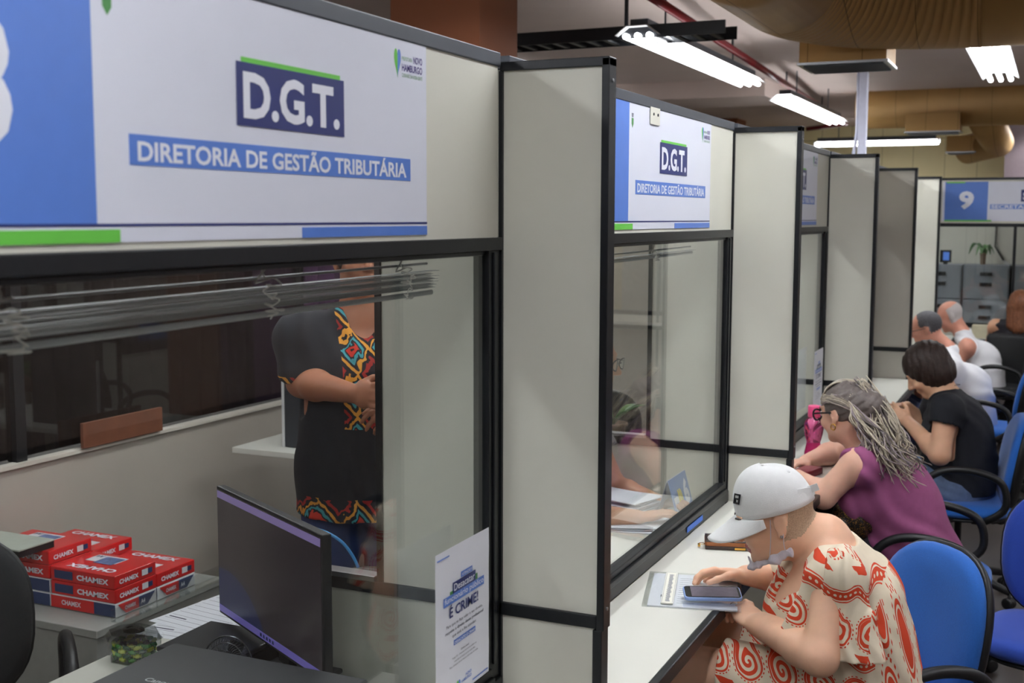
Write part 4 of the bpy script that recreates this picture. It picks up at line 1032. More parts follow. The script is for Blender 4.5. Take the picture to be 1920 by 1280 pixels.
G1 = onY(1166, 676, 3.80); gx, gy = G1[0]-.118, 3.80
J4 = seated_J((gx-.12, gy, .50), (gx-.09, gy, .84), (gx-.05, gy, 1.05), (gx-.07, gy+.17, 1.0), (gx-.07, gy-.17, 1.0), (gx+.02, gy+.22, .78), (gx+.02, gy-.22, .78), (gx+.22, gy+.12, .77), (gx+.22, gy-.12, .77), V(1, 0, 0))
J4['knl'] = V(gx+.10, gy+.1, .50); J4['knr'] = V(gx+.10, gy-.1, .50); J4['anl'] = V(gx+.10, gy+.1, .085); J4['anr'] = V(gx+.10, gy-.1, .085)
t4, q4 = far_person('employee with glasses mostly hidden behind the nearest divider, seated in the second booth', (gx-.1, gy, 0), V(gx, gy, G1[2]), V(1, 0, -.12), J4, ((.15, .13), (.14, .12), (.15, .12)), sk_tan,
    None, mat('grey_blouse', (120, 116, 124), .85), .5, hair_dk, MATS['dark_trousers'], toe=V(1, 0, 0), h=.008)
glasses(t4, q4, black)
S = SDF(); gH = V(gx, gy, G1[2]); S.ell(gH+V(-.025, 0, .03), (.105, .09, .098), None, .02); S.subell(gH+V(.11, 0, -.04), (.08, .075, .105), None, .01); sculpt(S, 'hair', hair_dk, t4, .008, 1)


# ================================================================== CHAIRS
def oval(mb, c, ex, ez, n, w, h, prof, wrap=0, e=.82, nn=40):
    """superellipse plate: prof = [(scale, offset along n)]"""
    c, ex, ez, n = V(*c), V(*ex), V(*ez), V(*n); vs = []
    for s_, o_ in prof:
        for j in range(nn):
            a = 2*math.pi*j/nn; x = w*s_*math.copysign(abs(math.cos(a))**e, math.cos(a)); z = h*s_*math.copysign(abs(math.sin(a))**e, math.sin(a))
            vs.append(c+ex*x+ez*z+n*(o_+wrap*x*x))
    k = len(prof); mb.add(vs, [(i*nn+j, i*nn+(j+1) % nn, (i+1)*nn+(j+1) % nn, (i+1)*nn+j) for i in range(k-1) for j in range(nn)]+[tuple(range(nn))[::-1], tuple(range((k-1)*nn, k*nn))])
def office_chair(name, lab, back, face, fabric, zc=.665, back_on=True, arms=True, sticker=False, group='blue visitor chairs', bw=.215, bh=.215):
    """modelled facing +Y in its own coordinates, seat centre at the origin"""
    f = nrm((face[0], face[1], 0)); loc = V(back[0], back[1], 0)+f*.25
    t = thing(name, lab, 'chair', (0, 0, 0), group)
    dz = zc-.665
    m = MB(); oval(m, (0, .0, .43+dz), (1, 0, 0), (0, 1, 0), (0, 0, 1), .235, .225, [(.80, -.012), (.96, -.004), (1, .012), (.985, .034), (.93, .046), (.75, .053), (.4, .050), (.1, .048)], e=.62)
    m.build('seat', fabric, t, smooth=True)
    m = MB(); oval(m, (0, 0, .414+dz), (1, 0, 0), (0, 1, 0), (0, 0, 1), .225, .215, [(.5, -.014), (.9, -.012), (1, 0), (.9, .008)], e=.62); m.build('seat_pan', blackp, t, smooth=True)
    if back_on:
        n = nrm((0, 1, .16)); up = nrm((0, -.16, 1)); c = (0, -.25, .665+dz)
        m = MB(); oval(m, c, (1, 0, 0), up, n, bw, bh, [(.90, -.002), (.985, .006), (1, .020), (.97, .036), (.88, .047), (.65, .054), (.3, .054), (.05, .053)], .55, .78); m.build('backrest', fabric, t, smooth=True)
        m = MB(); oval(m, c, (1, 0, 0), up, n, bw+.006, bh+.006, [(.3, -.030), (.75, -.028), (.95, -.018), (1, -.004), (1, .008), (.97, .012)], .55, .78); m.build('back_shell', blackp, t, smooth=True)
        m = MB(); P = bez([(0, -.02, .395+dz), (0, -.20, .385+dz), (0, -.315, .43+dz), (0, -.315, .56+dz), (0, -.290, .64+dz)], 10)
        R = [.024+.0045*(i % 2) for i in range(len(P))]; m.tube(P, R, 12); m.build('back_support', rubber, t)
    if arms:
        for e in (-1, 1):
            P = bez([(e*.19, -.05, .412+dz), (e*.262, -.10, .43+dz), (e*.285, -.175, .50+dz), (e*.285, -.155, .61+dz), (e*.285, -.04, .655+dz), (e*.285, .09, .648+dz), (e*.285, .165, .585+dz), (e*.28, .15, .48+dz), (e*.255, .08, .425+dz), (e*.19, .04, .412+dz)], 6)
            ar = MB().tube(P, .0165, 10, flat=((1, 0, 0), 1.0)).build('armrest', blackp, t, smooth=True)
            if sticker and e == sticker:
                MB().box((e*.285-.012, -.02, .6735+dz), (e*.285+.012, .03, .6755+dz)).build('label', paper, ar)
    m = MB(); m.tube([(0, 0, .10), (0, 0, .25+dz)], .027, 14); m.tube([(0, 0, .25), (0, 0, .40+dz)], .016, 12); m.build('gas_column', blackp, t, smooth=True)
    for k in range(5):
        a = 2*math.pi*k/5+.3; d = V(math.cos(a), math.sin(a), 0)
        MB().tube([(0, 0, .12), tuple(d*.10+V(0, 0, .115)), tuple(d*.28+V(0, 0, .075))], [.03, .024, .016], 8).build('base_leg', blackp, t, smooth=True)
        c = d*.275+V(0, 0, .027); tt = np.cross(d, (0, 0, 1))
        m = MB(); m.lathe([(.018, -.022), (.026, -.018), (.026, -.006), (.018, -.003), (.018, .003), (.026, .006), (.026, .018), (.018, .022)], c, tt, 16); m.tube([tuple(c), tuple(c+V(0, 0, .045))], .007, 6); m.build('caster', blackp, t, smooth=True)
    t.location = [float(v) for v in loc]; t.rotation_euler = (0, 0, math.atan2(-f[0], f[1]))
    return t
office_chair('office_chair', 'blue chair with oval backrest behind the woman in the orange print dress', (.785, 3.47), (-.70, -.72), bluef, .622, sticker=1, bw=.208, bh=.222)
office_chair('office_chair', 'deep blue chair cut by the right edge of the picture', (1.135, 4.28), (-.12, -1), bluef2, .645)
office_chair('office_chair', 'chair with black loop arms under the woman in the plum top', (.90, 4.70), (-1, .0), bluef, .62, back_on=False)
office_chair('office_chair', 'bright blue chair seen edge-on, behind the woman in the black T-shirt', (.925, 5.86), (-1, -.12), bluef, .655, sticker=1)
office_chair('office_chair', 'blue chair under the grey-haired man in the white T-shirt', (.93, 8.05), (-1, .1), bluef, .64)
bfab = mat('black_fabric', (26, 27, 30), .85, var=.15, scale=200, bump=.2, bscale=900)
office_chair('office_chair', 'black chair under the man in the sleeveless white shirt', (.92, 9.80), (-1, 0), bfab, .665, group=None)
office_chair('office_chair', 'black office chair at the lower left, beside the stacked paper reams', (-1.47, 2.04), (.75, -.66), bfab, .74, group=None)
office_chair('office_chair', 'dark office chair seen through the second pane, behind the glasses', (-.95, 5.35), (-.4, 1), bfab, .72, group=None)
office_chair('office_chair', 'black chair behind the monitor, in front of the standing employee', (-.52, 2.66), (.1, 1), bfab, .62, group=None)
# wide black armchair of the woman with copper hair
bx = onY(1850, 625, 10.05)[0]
t = thing('armchair', 'wide black armchair seen from behind, under the woman with copper hair', 'chair', (bx+.30, 10.3, 0))
lea = mat('black_leatherette', (16, 16, 18), .6, var=.1, scale=20, bump=.1)
MB().box((bx, 10.02, .16), (bx+.62, 10.14, .855)).build('backrest', lea, t, bevel=.03, seg=4, smooth=True)
MB().box((bx+.05, 10.15, .30), (bx+.57, 10.62, .42)).build('seat', lea, t, bevel=.03, seg=4, smooth=True)
for e in (0, 1): MB().box((bx+(.0 if e == 0 else .55), 10.15, .30), (bx+(.07 if e == 0 else .62), 10.58, .58)).build('armrest', lea, t, bevel=.02, smooth=True)
for dx, dy in ((.05, 10.08), (.57, 10.08), (.05, 10.56), (.57, 10.56)): MB().tube([(bx+dx, dy, 0), (bx+dx, dy, .30)], .018, 8).build('leg', black, t)

# ================================================================== THINGS ON THE COUNTERS
def gz(x, y, z=.7505): return onZ(x, y, z)
# sheets in a clear sleeve
A0, A1, A2, A3 = gz(1213, 1136), gz(1236, 1063), gz(1340, 1068), gz(1372, 1146)
eu = nrm(A3-A0); ev = nrm(np.cross((0, 0, 1), eu)); L = .232; Wd = .285
A0 = V(A0[0], A0[1], .7505)
t = thing('document_sleeve', 'printed sheets in a clear plastic sleeve on the counter, under the phone', 'papers', tuple(A0))
m = MB()
m.prism([(0, .0), (L, .0), (L, Wd), (0, Wd)], A0, eu, ev, (0, 0, 1), .0035); m.build('sheets', paper, t)
m = MB()
for k in range(13): m.prism([(.075, .03+k*.018), (.12+.09*((k*37) % 10)/10, .03+k*.018), (.12+.09*((k*37) % 10)/10, .0315+k*.018), (.075, .0315+k*.018)], A0+V(0, 0, .0035), eu, ev, (0, 0, 1), .0002)
m.prism([(.03, .075), (.055, .075), (.055, .093), (.03, .093)], A0+V(0, 0, .0036), eu, ev, (0, 0, 1), .0003)
o = m.build('print', inkg, t); o['kind'] = 'stuff'
MB().prism([(-.014, -.006), (L+.010, -.006), (L+.010, Wd+.010), (-.014, Wd+.010)], A0, eu, ev, (0, 0, 1), .0052).build('sleeve', acryl, t, bevel=.001)
B0, B1 = gz(1250, 1132, .757), gz(1262, 1067, .757)
ev2 = nrm(B1-B0); eu2 = nrm(np.cross(ev2, (0, 0, 1)))
t = thing('folded_leaflet', 'narrow folded leaflet with a printed seal column, lying on the sleeve left of the phone', 'leaflet', tuple(B0))
m = MB(); m.prism([(-.016, 0), (.016, 0), (.016, .27), (-.016, .27)], B0, eu2, ev2, (0, 0, 1), .003); m.build('strip', mat('cream_paper', (224, 222, 210), .7), t)
m = MB()
for k in range(30): m.prism([(-.004+.002*math.sin(k*3), .014+k*.008), (.006+.002*math.cos(k*5), .014+k*.008), (.004, .019+k*.008), (-.006, .018+k*.008)], B0+V(0, 0, .003), eu2, ev2, (0, 0, 1), .0003)
for e in (-1, 1): m.prism([(e*.013, .004), (e*.0138, .004), (e*.0138, .266), (e*.013, .266)][::e], B0+V(0, 0, .003), eu2, ev2, (0, 0, 1), .0003)
o = m.build('print', inkg, t); o['kind'] = 'stuff'
# phone
P0, P1 = gz(1284, 1126, .766), gz(1392, 1128, .766); eu = nrm(P1-P0); ev = nrm(np.cross((0, 0, 1), eu)); nz = nrm(V(0, 0, 1)-ev*.12); ev = nrm(np.cross(nz, eu)); Lp = .150; Wp = .074
def rrect(w, h, r, n=5):
    o = []
    for cx, cy, a0 in ((w-r, r, -90), (w-r, h-r, 0), (r, h-r, 90), (r, r, 180)):
        for k in range(n+1): a = math.radians(a0+90*k/n); o.append((cx+r*math.cos(a), cy+r*math.sin(a)))
    return o
t = thing('smartphone', 'smartphone in a pale blue case held over the papers', 'phone', tuple(P0))
MB().prism(rrect(Lp, Wp, .012), P0, eu, ev, nz, .0095).build('case', mat('periwinkle_silicone', (140, 168, 222), .45, var=0), t, bevel=.002, smooth=True)
MB().prism(rrect(Lp-.006, Wp-.006, .010), P0+eu*.003+ev*.003+nz*.0094, eu, ev, nz, .0007).build('screen_glass', mat('phone_glass', (22, 22, 28), .12, var=0), t)
m = MB(); O = P0+eu*.003+ev*.003+nz*.0102; m.prism([(.016, .004), (.138, .004), (.138, .064), (.016, .064)], O, eu, ev, nz, .0002); sc = m.build('display', mat('phone_display', (96, 88, 100), .2, var=.1, scale=60, emit=(120, 110, 120), es=.12), t)
MB().prism([(.048, -.0006), (.062, -.0006), (.062, .0004), (.048, .0004)], P0+nz*.003, eu, nz, -ev, .0006).build('side_button', MATS['periwinkle_silicone'], t)
# wallet
W0 = gz(1372, 1036, .7505); t = thing('wallet', 'dark brown zip wallet with tan zipper band on the counter near the sill', 'wallet', tuple(W0))
W0a, W1a = gz(1322, 1030), gz(1440, 1035); eu = nrm(W1a-W0a); ev = nrm(np.cross((0, 0, 1), eu)); brw = mat('dark_brown_leather', (62, 48, 42), .5, var=.15, scale=90, bump=.15); tanl = mat('tan_zip_leather', (150, 88, 44), .5, var=.1)
def pillow(mb, O, eu, ev, w, h, z0, z1, bulge):
    n_ = 10; vs = []; fs = []
    for side in (0, 1):
        for i in range(n_+1):
            for j in range(n_+1):
                a, b = i/n_, j/n_; bl = (math.sin(math.pi*a)**.5)*(math.sin(math.pi*b)**.5); zz = (z1+bulge*bl) if side else (z0-0*bl)
                vs.append(O+eu*(a*w)+ev*(b*h)+V(0, 0, zz))
    N1 = (n_+1)**2; idx = lambda s_, i, j: s_*N1+i*(n_+1)+j
    for i in range(n_):
        for j in range(n_):
            fs.append((idx(1, i, j), idx(1, i+1, j), idx(1, i+1, j+1), idx(1, i, j+1))); fs.append((idx(0, i, j), idx(0, i, j+1), idx(0, i+1, j+1), idx(0, i+1, j)))
    for i in range(n_):
        fs += [(idx(0, i, 0), idx(0, i+1, 0), idx(1, i+1, 0), idx(1, i, 0)), (idx(0, i+1, n_), idx(0, i, n_), idx(1, i, n_), idx(1, i+1, n_)), (idx(0, 0, i+1), idx(0, 0, i), idx(1, 0, i), idx(1, 0, i+1)), (idx(0, n_, i), idx(0, n_, i+1), idx(1, n_, i+1), idx(1, n_, i))]
    mb.add(vs, fs)
WO = W0a-V(0, 0, W0a[2]-.7505)
m = MB(); pillow(m, WO, eu, ev, .185, .095, .0, .012, .002); m.build('lower_half', brw, t, smooth=False, bevel=.003)
m = MB(); m.prism(rrect(.187, .097, .010), WO-eu*.001-ev*.001+V(0, 0, .012), eu, ev, (0, 0, 1), .012); m.build('zipper_band', tanl, t, bevel=.002)
m = MB(); pillow(m, WO+V(0, 0, .024), eu, ev, .185, .095, .0, .002, .010); m.build('upper_half', brw, t, smooth=True)
m = MB(); m.lathe([(.009, -.001), (.011, 0), (.009, .001)], WO+eu*-.010+ev*.02+V(0, 0, .013), (0, 0, 1), 14, cap=False); m.obox(WO+eu*-.018+ev*.03+V(0, 0, .006), (eu, ev, (0, 0, 1)), (.004, .012, .002)); m.obox(WO+eu*.105-ev*.001+V(0, 0, .006), (eu, ev, (0, 0, 1)), (.016, .001, .003)); m.build('zip_pull', gold, t)
# blue tape on the sill
a, b = onX(1288, 1005, .014), onX(1318, 982, .014)
o = MB().obox((.0135, (a[1]+b[1])/2, .7725), ((0, 1, 0), (0, 0, 1), (1, 0, 0)), (.09, .009, .0008)).build('blue_tape', mat('blue_tape_vinyl', (40, 110, 220), .4, var=0)); tag(o, 'strip of bright blue tape on the black sill behind the wallet', 'tape')
# pink bottle
Pb = gz(1524, 866); pk = mat('pink_clear_plastic', (255, 120, 185), .08, var=0, trans=.92); pk2 = mat('pink_cap_plastic', (236, 84, 140), .4, var=0)
t = thing('water_bottle', 'translucent hot pink water bottle with ribbed waist, on the counter before the grey-haired woman', 'bottle', tuple(Pb))
s_ = 1.0
m = MB(); m.lathe([(.001, .0), (.034, .0), (.037, .008), (.036, .04), (.029, .075), (.028, .085), (.036, .115), (.040, .14), (.0395, .155), (.036, .172), (.024, .188), (.022, .196)], Pb, (0, 0, 1), 40); m.build('bottle_body', pk, t, smooth=True)
m = MB(); m.lathe([(.001, .0021), (.0335, .0021), (.0345, .04), (.0275, .075), (.0265, .083), (.001, .083)], Pb, (0, 0, 1), 36); m.build('drink', mat('pink_drink', (246, 90, 180), .2, var=0, trans=.5), t, smooth=True)
m = MB(); m.lathe([(.024, .190), (.0255, .192), (.0255, .232), (.0235, .238), (.001, .239)], Pb, (0, 0, 1), 32); m.build('screw_cap', pk2, t, smooth=True)
# dark red case beside it
a = gz(1500, 893); t = MB().obox((a[0]+.02, a[1]+.03, .765), (nrm((.3, 1, 0)), nrm((1, -.3, 0)), (0, 0, 1)), (.07, .035, .0145)).build('glasses_case', mat('dark_red_leather', (120, 24, 38), .4), bevel=.006, seg=3, smooth=True)
tag(t, 'dark red case on the counter beside the pink bottle', 'case')
# hand bag on the lap
hb = onY(1600, 968, 4.50); S = SDF(); S.ell(hb+V(0, 0, -.01), (.085, .07, .075), None, .02); S.folds(.006, (1, .3, .5), 80, 1.3)
o = sculpt(S, 'handbag', None or mat('black_gold_print', (26, 22, 22), .5, var=0), None, .006, 1); tag(o, 'black handbag with gold print on the lap of the grey-haired woman', 'bag')
mm = MATS['black_gold_print']; x, y, z = coords(mm); nn_ = N.nt.nodes.new('ShaderNodeTexNoise'); nn_.inputs['Scale'].default_value = 42; base_mix(mm, N(nn_.outputs[0]).gt(.60), (170, 120, 50))
# phone of the woman in black
hp_ = (C['wrl']+C['wrr'])/2+V(-.085, 0, .015)
o = MB().obox(hp_, (nrm((-.4, .1, .9)), (0, 1, 0), nrm((.9, 0, .4))), (.07, .036, .004)).build('smartphone', white_e, bevel=.003); tag(o, 'white smartphone in the hands of the woman in the black T-shirt', 'phone')

# ------------------------------------------------------------------ posters
def poster(y0, y1, ztop, lab, xo, logo_on=True):
    W_, H_ = y1-y0, .297; F = frame((xo, y0, ztop), (0, 1, 0), (0, 0, 1)); k = W_/.21
    t = thing('notice', lab, 'notice', (xo, (y0+y1)/2, ztop-H_), 'taped notices')
    m = MB(); vs = []; n_ = 14
    for i in range(n_+1):
        for j in range(5):
            vv = i/n_; uu = j/4; vs.append((xo-.0004-.0012*abs(math.sin(vv*9+uu*2))*(1-abs(uu-.5)), y0+uu*W_, ztop-vv*H_))
    m.add(vs, [(i*5+j, (i+1)*5+j, (i+1)*5+j+1, i*5+j+1) for i in range(n_) for j in range(4)]); m.build('sheet', paper, t)
    def rc(m_, u0, u1, v0, v1, o): m_.rect(F, u0*k, u1*k, -v1, -v0, o, .0002)
    def tx(m_, s, u0, u1, v0, v1, o, b=.02): write(m_, s, F, u0*k, -v1, (u1-u0)*k, v1-v0, b, o)
    m = MB(); rc(m, .005, .050, .012, .0145, .0003); m.build('accent_line', signb, t); m = MB(); rc(m, .140, .204, .2865, .289, .0003); m.build('accent_line', signb, t)
    m = MB(); rc(m, .052, .064, .084, .094, .0003); m.build('green_accent', grnd, t); m = MB(); rc(m, .150, .160, .078, .090, .0003); m.build('green_accent', grnd, t)
    m = MB(); rc(m, .094, .139, .057, .068, .0004); m.build('attention_box', signb, t); m = MB(); tx(m, 'ATENÇÃO!', .097, .136, .0585, .0665, .0010); m.build('attention_text', txtw, t)
    m = MB(); rc(m, .0625, .151, .069, .090, .0007); m.build('title_box', signd, t); m = MB(); tx(m, 'Desacatar', .066, .147, .0725, .0865, .0013, .012); m.build('title_text', txtw, t)
    m = MB(); rc(m, .027, .186, .090, .108, .0008); m.build('subtitle_box', signb, t); m = MB(); tx(m, 'funcionário público', .030, .183, .0915, .1065, .0014, .012); m.build('subtitle_text', txtw, t)
    m = MB(); tx(m, 'É CRIME!', .050, .163, .1095, .135, .0005, .02); m.build('headline', signd, t)
    for i, (s, a, b) in enumerate((('Para que se faça valer o seu direito,', .038, .180), ('respeite o direito desse profissional', .034, .184), ('que está a lhe atender.', .060, .155))):
        m = MB(); tx(m, s, a, b, .146+i*.0115, .1535+i*.0115, .0005, .005 if i != 1 else .02); m.build('text_line', inkd, t)
    m = MB(); rc(m, .066, .151, .182, .192, .0003); m.build('caption_box', signb, t); m = MB(); tx(m, 'DESACATO É CRIME!', .068, .149, .1835, .1905, .0008, .02); m.build('caption_text', txtw, t)
    for i, (s, a, b) in enumerate((('Código penal', .093, .125), ('Artigo 331 - Desacatar funcionário público no', .060, .155), ('exercício da função ou em razão dela.', .068, .150), ('Pena: detenção de seis meses a dois anos, ou multa.', .050, .162))):
        m = MB(); tx(m, s, a, b, .207+i*.0075, .2115+i*.0075, .0005, 0 if i else .02); m.build('text_line', inkd, t)
    m = MB(); heart(m, F, .082*k, -.276, .015, .020); m.build('heart_logo', [signg, signb], t)
    m = MB(); tx(m, 'NOVO', .112, .135, .263, .269, .0005, .02); tx(m, 'HAMBURGO', .094, .135, .271, .277, .0005, .02); m.build('town_name', signb, t)
    return t
poster(1.868, 2.094, 1.143, 'white notice with blue and navy lettering taped to the nearest glass', .034)
poster(5.60, 5.83, 1.137, 'small-looking white notice taped to the third pane, above the pink bottle', .034)

# ================================================================== INSIDE THE FIRST BOOTH
t = thing('desk', 'white staff desk inside the nearest booth, under the printer and monitor', 'desk', (-.5, 1.3, 0))
MB().box((-.97, .40, .695), (-.036, 2.20, .72)).build('desk_top', worktop, t, bevel=.002); MB().box((-.97, 2.27, .695), (-.60, 2.56, .72)).build('side_top', worktop, t, bevel=.002)
MB().box((-.97, 2.20, .695), (-.60, 2.27, .72)).build('joining_top', worktop, t)
for xx, yy in ((-.94, .42), (-.08, .42), (-.94, 2.52), (-.64, 2.52)): MB().box((xx, yy, 0), (xx+.03, yy+.03, .695)).build('leg', darkgrey, t)
# low stand with the paper reams
Rx, Ry, Rz = -1.872, 3.072, .37
t = thing('low_cabinet', 'low grey cabinet against the back wall, under the red paper reams', 'cabinet', (-2.2, 3.5, 0))
MB().box((-2.485, 2.96, .02), (Rx+.02, 3.61, .34)).build('body', mat('grey_laminate', (150, 150, 146), .5), t, bevel=.003)
MB().box((-2.485, 2.95, .34), (Rx+.03, 3.62, .368)).build('top', MATS['grey_laminate'], t, bevel=.003)
t = thing('acrylic_tray', 'clear plastic tray under the right half of the paper reams', 'tray', (Rx, Ry, Rz))
m = MB(); m.box((Rx+.006, Ry-.03, .369), (Rx+.010, Ry+.62, .41)); m.box((Rx+.010, Ry-.03, .369), (Rx+.05, Ry+.62, .372)); m.build('lip', acryl, t)
photo_m = mat('ream_photo_print', (92, 110, 158), .3, var=.5, scale=40)
whitew = mat('white_wrapper', (214, 214, 218), .35)
def ream(x1, y0, z0, flip, kind, lab):
    """x1: right end, y0: front end; the long side lies along X"""
    x0 = x1-.297; y1 = y0+.21; z1 = z0+.0495
    t = thing('paper_ream', lab, 'paper ream', ((x0+x1)/2, (y0+y1)/2, z0), 'stacked paper reams')
    base = red if kind == 'r' else whitew
    MB().box((x0+.001, y0+.001, z0+.0005), (x1-.001, y1-.001, z1)).build('wrapper', base, t, bevel=.003)
    Ft = frame((x0, y0, z1), (1, 0, 0), (0, 1, 0)) if not flip else frame((x1, y1, z1), (-1, 0, 0), (0, -1, 0))
    Ff = frame((x0, y0, z0), (1, 0, 0), (0, 0, 1)); Fs = frame((x1, y0, z0), (0, 1, 0), (0, 0, 1))
    if kind == 'r':
        m = MB(); write(m, 'CHAMEX', Ft, .035, .150, .215, .036, .04, .0012); m.build('brand_text', txtw, t)
        MB().rect(Ft, .10, .24, .028, .100, .0004).build('label_panel', whitew, t); MB().rect(Ft, .105, .190, .040, .115, .001).build('label_photo', photo_m, t)
        m = MB(); write(m, 'A4', Ft, .200, .035, .034, .022, .03, .0016); m.build('size_text', navy, t)
        m = MB(); write(m, 'CHAMEX', Ff, .125, .014, .145, .020, .04, .0012); m.build('front_text', txtw, t); MB().rect(Ff, .02, .105, .010, .040, .0004).build('front_panel', navy, t)
        m = MB(); write(m, 'CHAMEX', Fs, .022, .015, .095, .017, .04, .0012); m.build('side_text', txtw, t); m = MB(); m.rect(Fs, .135, .165, .014, .036, .0004); m.cur = 1; m.rect(Fs, .166, .188, .016, .034, .0004); m.build('side_panel', [whitew, navy], t)
    else:
        O, u, v, n = Fs; m = MB(); m.prism([(.012, .044), (.115, .044), (.115, .006), (.050, .006)], O+n*.0004, u, v, n, .0006); m.cur = 1; m.prism([(.115, .044), (.200, .044), (.160, .006), (.115, .006)], O+n*.0004, u, v, n, .0006); m.build('side_panel', [red, navy], t)
        m = MB(); write(m, 'CHAMEX', Fs, .045, .018, .055, .014, .04, .0014); write(m, 'A4', Fs, .125, .016, .022, .016, .03, .0014); m.build('side_text', txtw, t)
        m = MB(); m.rect(Ff, .0, .20, .003, .046, .0004); m.cur = 1; m.rect(Ff, .20, .296, .003, .046, .0004); m.build('front_panel', [red, navy], t)
        m = MB(); write(m, 'CHAMEX', Ff, .05, .016, .09, .018, .03, .0014); m.build('front_text', txtw, t)
st = [(0, 0, 3, True, 'front stack'), (0, .212, 2, False, 'right stack'), (-.302, 0, 4, True, 'left stack'), (-.302, .212, 3, False, 'rear stack')]
pos = {2: ['bottom', 'top'], 3: ['bottom', 'middle', 'top'], 4: ['bottom', 'second lowest', 'third', 'top']}
for dx, dy, n_, fl, nm in st:
    for k in range(n_):
        kd = 'w' if k == 0 or (n_ == 4 and k == 1) else 'r'
        ream(Rx+dx, Ry+dy, Rz+k*.05, fl, kd, ('red' if kd == 'r' else 'white-edged')+' wrapped paper ream, %s of the %s on the low cabinet' % (pos[n_][k], nm))
a = onZ(101, 1010, .60)
t = thing('flat_box', 'flat box with pale lid lying on the left stack of reams', 'box', (a[0]-.12, a[1]-.06, .572))
MB().box((a[0]-.26, a[1]-.16, .5705), (a[0], a[1], .593)).build('box_body', blackp, t); MB().box((a[0]-.262, a[1]-.162, .593), (a[0]+.002, a[1]+.002, .600)).build('lid', mat('pale_green_grey', (170, 176, 164), .5), t, bevel=.002)
# candy box
cc = onZ(252, 1232, .7205); cc[2] = .7205
t = thing('candy_box', 'clear eight-sided plastic box of green sweets on the desk edge', 'box', tuple(cc))
def octo(r, n=8, ph=.39): return [(r*math.cos(ph+2*math.pi*k/n)*1.0, r*.82*math.sin(ph+2*math.pi*k/n)) for k in range(n)]
def shell(r0, r1, h0, h1, th, floor_=True):
    m = MB(); a, b, c_, d = octo(r0), octo(r1), octo(r1-th), octo(r0-th); n = 8
    vs = [(cc[0]+p[0], cc[1]+p[1], h0) for p in a]+[(cc[0]+p[0], cc[1]+p[1], h1) for p in b]+[(cc[0]+p[0], cc[1]+p[1], h1) for p in c_]+[(cc[0]+p[0], cc[1]+p[1], h0+th) for p in d]
    fs = [(k*n+j, k*n+(j+1) % n, (k+1)*n+(j+1) % n, (k+1)*n+j) for k in range(3) for j in range(n)]+[tuple(range(n))[::-1], tuple(range(3*n, 4*n))]
    m.add(vs, fs); return m
shell(.066, .070, cc[2], cc[2]+.050, .0015).build('box_body', acryl, t)
m = shell(.074, .062, cc[2]+.0505, cc[2]+.064, .0015); m.build('rim', acryl, t)
m = MB(); m.prism(octo(.062), (cc[0], cc[1], cc[2]+.0645), (1, 0, 0), (0, 1, 0), (0, 0, 1), .0015); m.prism(octo(.028), (cc[0], cc[1], cc[2]+.066), (1, 0, 0), (0, 1, 0), (0, 0, 1), .003); m.tube([(cc[0]-.02, cc[1], cc[2]+.069), (cc[0], cc[1], cc[2]+.078), (cc[0]+.02, cc[1], cc[2]+.069)], .0016, 6); m.build('lid', acryl, t)
m = MB()
for k in range(64):
    p = octo(.0735, 64)[k]; m.lathe([(.0001, .0), (.0014, .0008), (.0001, .0016)], (cc[0]+p[0], cc[1]+p[1], cc[2]+.0515), (0, 0, 1), 6)
o = m.build('beaded_edge', acryl, t); o['kind'] = 'stuff'
gr = [mat('green_wrapper', (70, 150, 50), .25, coat=.5), mat('dark_green_wrapper', (30, 92, 40), .25, coat=.5), mat('lime_wrapper', (196, 212, 60), .25, coat=.5)]
m = MB(); m.tube([(-.0085, 0, 0), (-.0065, 0, 0), (-.006, 0, 0), (-.003, 0, 0), (.003, 0, 0), (.006, 0, 0), (.0065, 0, 0), (.0085, 0, 0)], [.005, .0022, .003, .0052, .0052, .003, .0022, .005], 8)
protos = []
for g in gr:
    o = m.build('sweet', g, smooth=True); protos.append(o)
k = 0
for lay in range(4):
    for r_, n_ in ((.010, 3), (.030, 8), (.049, 12)):
        for j in range(n_):
            src = protos[k % 3]; o = src if k < 3 else src.copy()
            if k >= 3: COL.objects.link(o)
            a = 2*math.pi*(j+.5*lay)/n_; o.location = (cc[0]+r_*math.cos(a), cc[1]+r_*.8*math.sin(a), cc[2]+.0075+lay*.0098); o.rotation_euler = (RNG.uniform(-.3, .3), RNG.uniform(-.3, .3), a+1.57+RNG.uniform(-.5, .5))
            tag(o, 'small %s wrapped sweet in the clear eight-sided box' % ('green', 'dark green', 'lime yellow')[k % 3], 'sweet', ('green', 'dark green', 'lime yellow')[k % 3]+' sweets in the clear box'); k += 1
# loose printed sheets
for i, (px_, py_, rot) in enumerate(((352, 1166, .05), (380, 1148, -.12))):
    a = onZ(px_, py_, .7205+i*.0008); eu = V(math.cos(rot), math.sin(rot), 0); ev = V(-math.sin(rot), math.cos(rot), 0); O = V(a[0]+.0, a[1], .7205+i*.0008)-eu*.07-ev*.12
    t = thing('printed_sheet', ('lower', 'upper')[i]+' white printed form on the desk beside the candy box', 'paper', tuple(O))
    MB().prism([(0, 0), (.21, 0), (.21, .28), (0, .28)], O, eu, ev, (0, 0, 1), .0005).build('sheet', paper, t); m = MB()
    for k in range(10): m.prism([(.01, .02+k*.026), (.20, .02+k*.026), (.20, .0212+k*.026), (.01, .0212+k*.026)], O+V(0, 0, .0005), eu, ev, (0, 0, 1), .0001)
    m.prism([(.015, .055), (.075, .055), (.075, .060), (.015, .060)], O+V(0, 0, .0005), eu, ev, (0, 0, 1), .0002); o = m.build('print', inkd, t); o['kind'] = 'stuff'
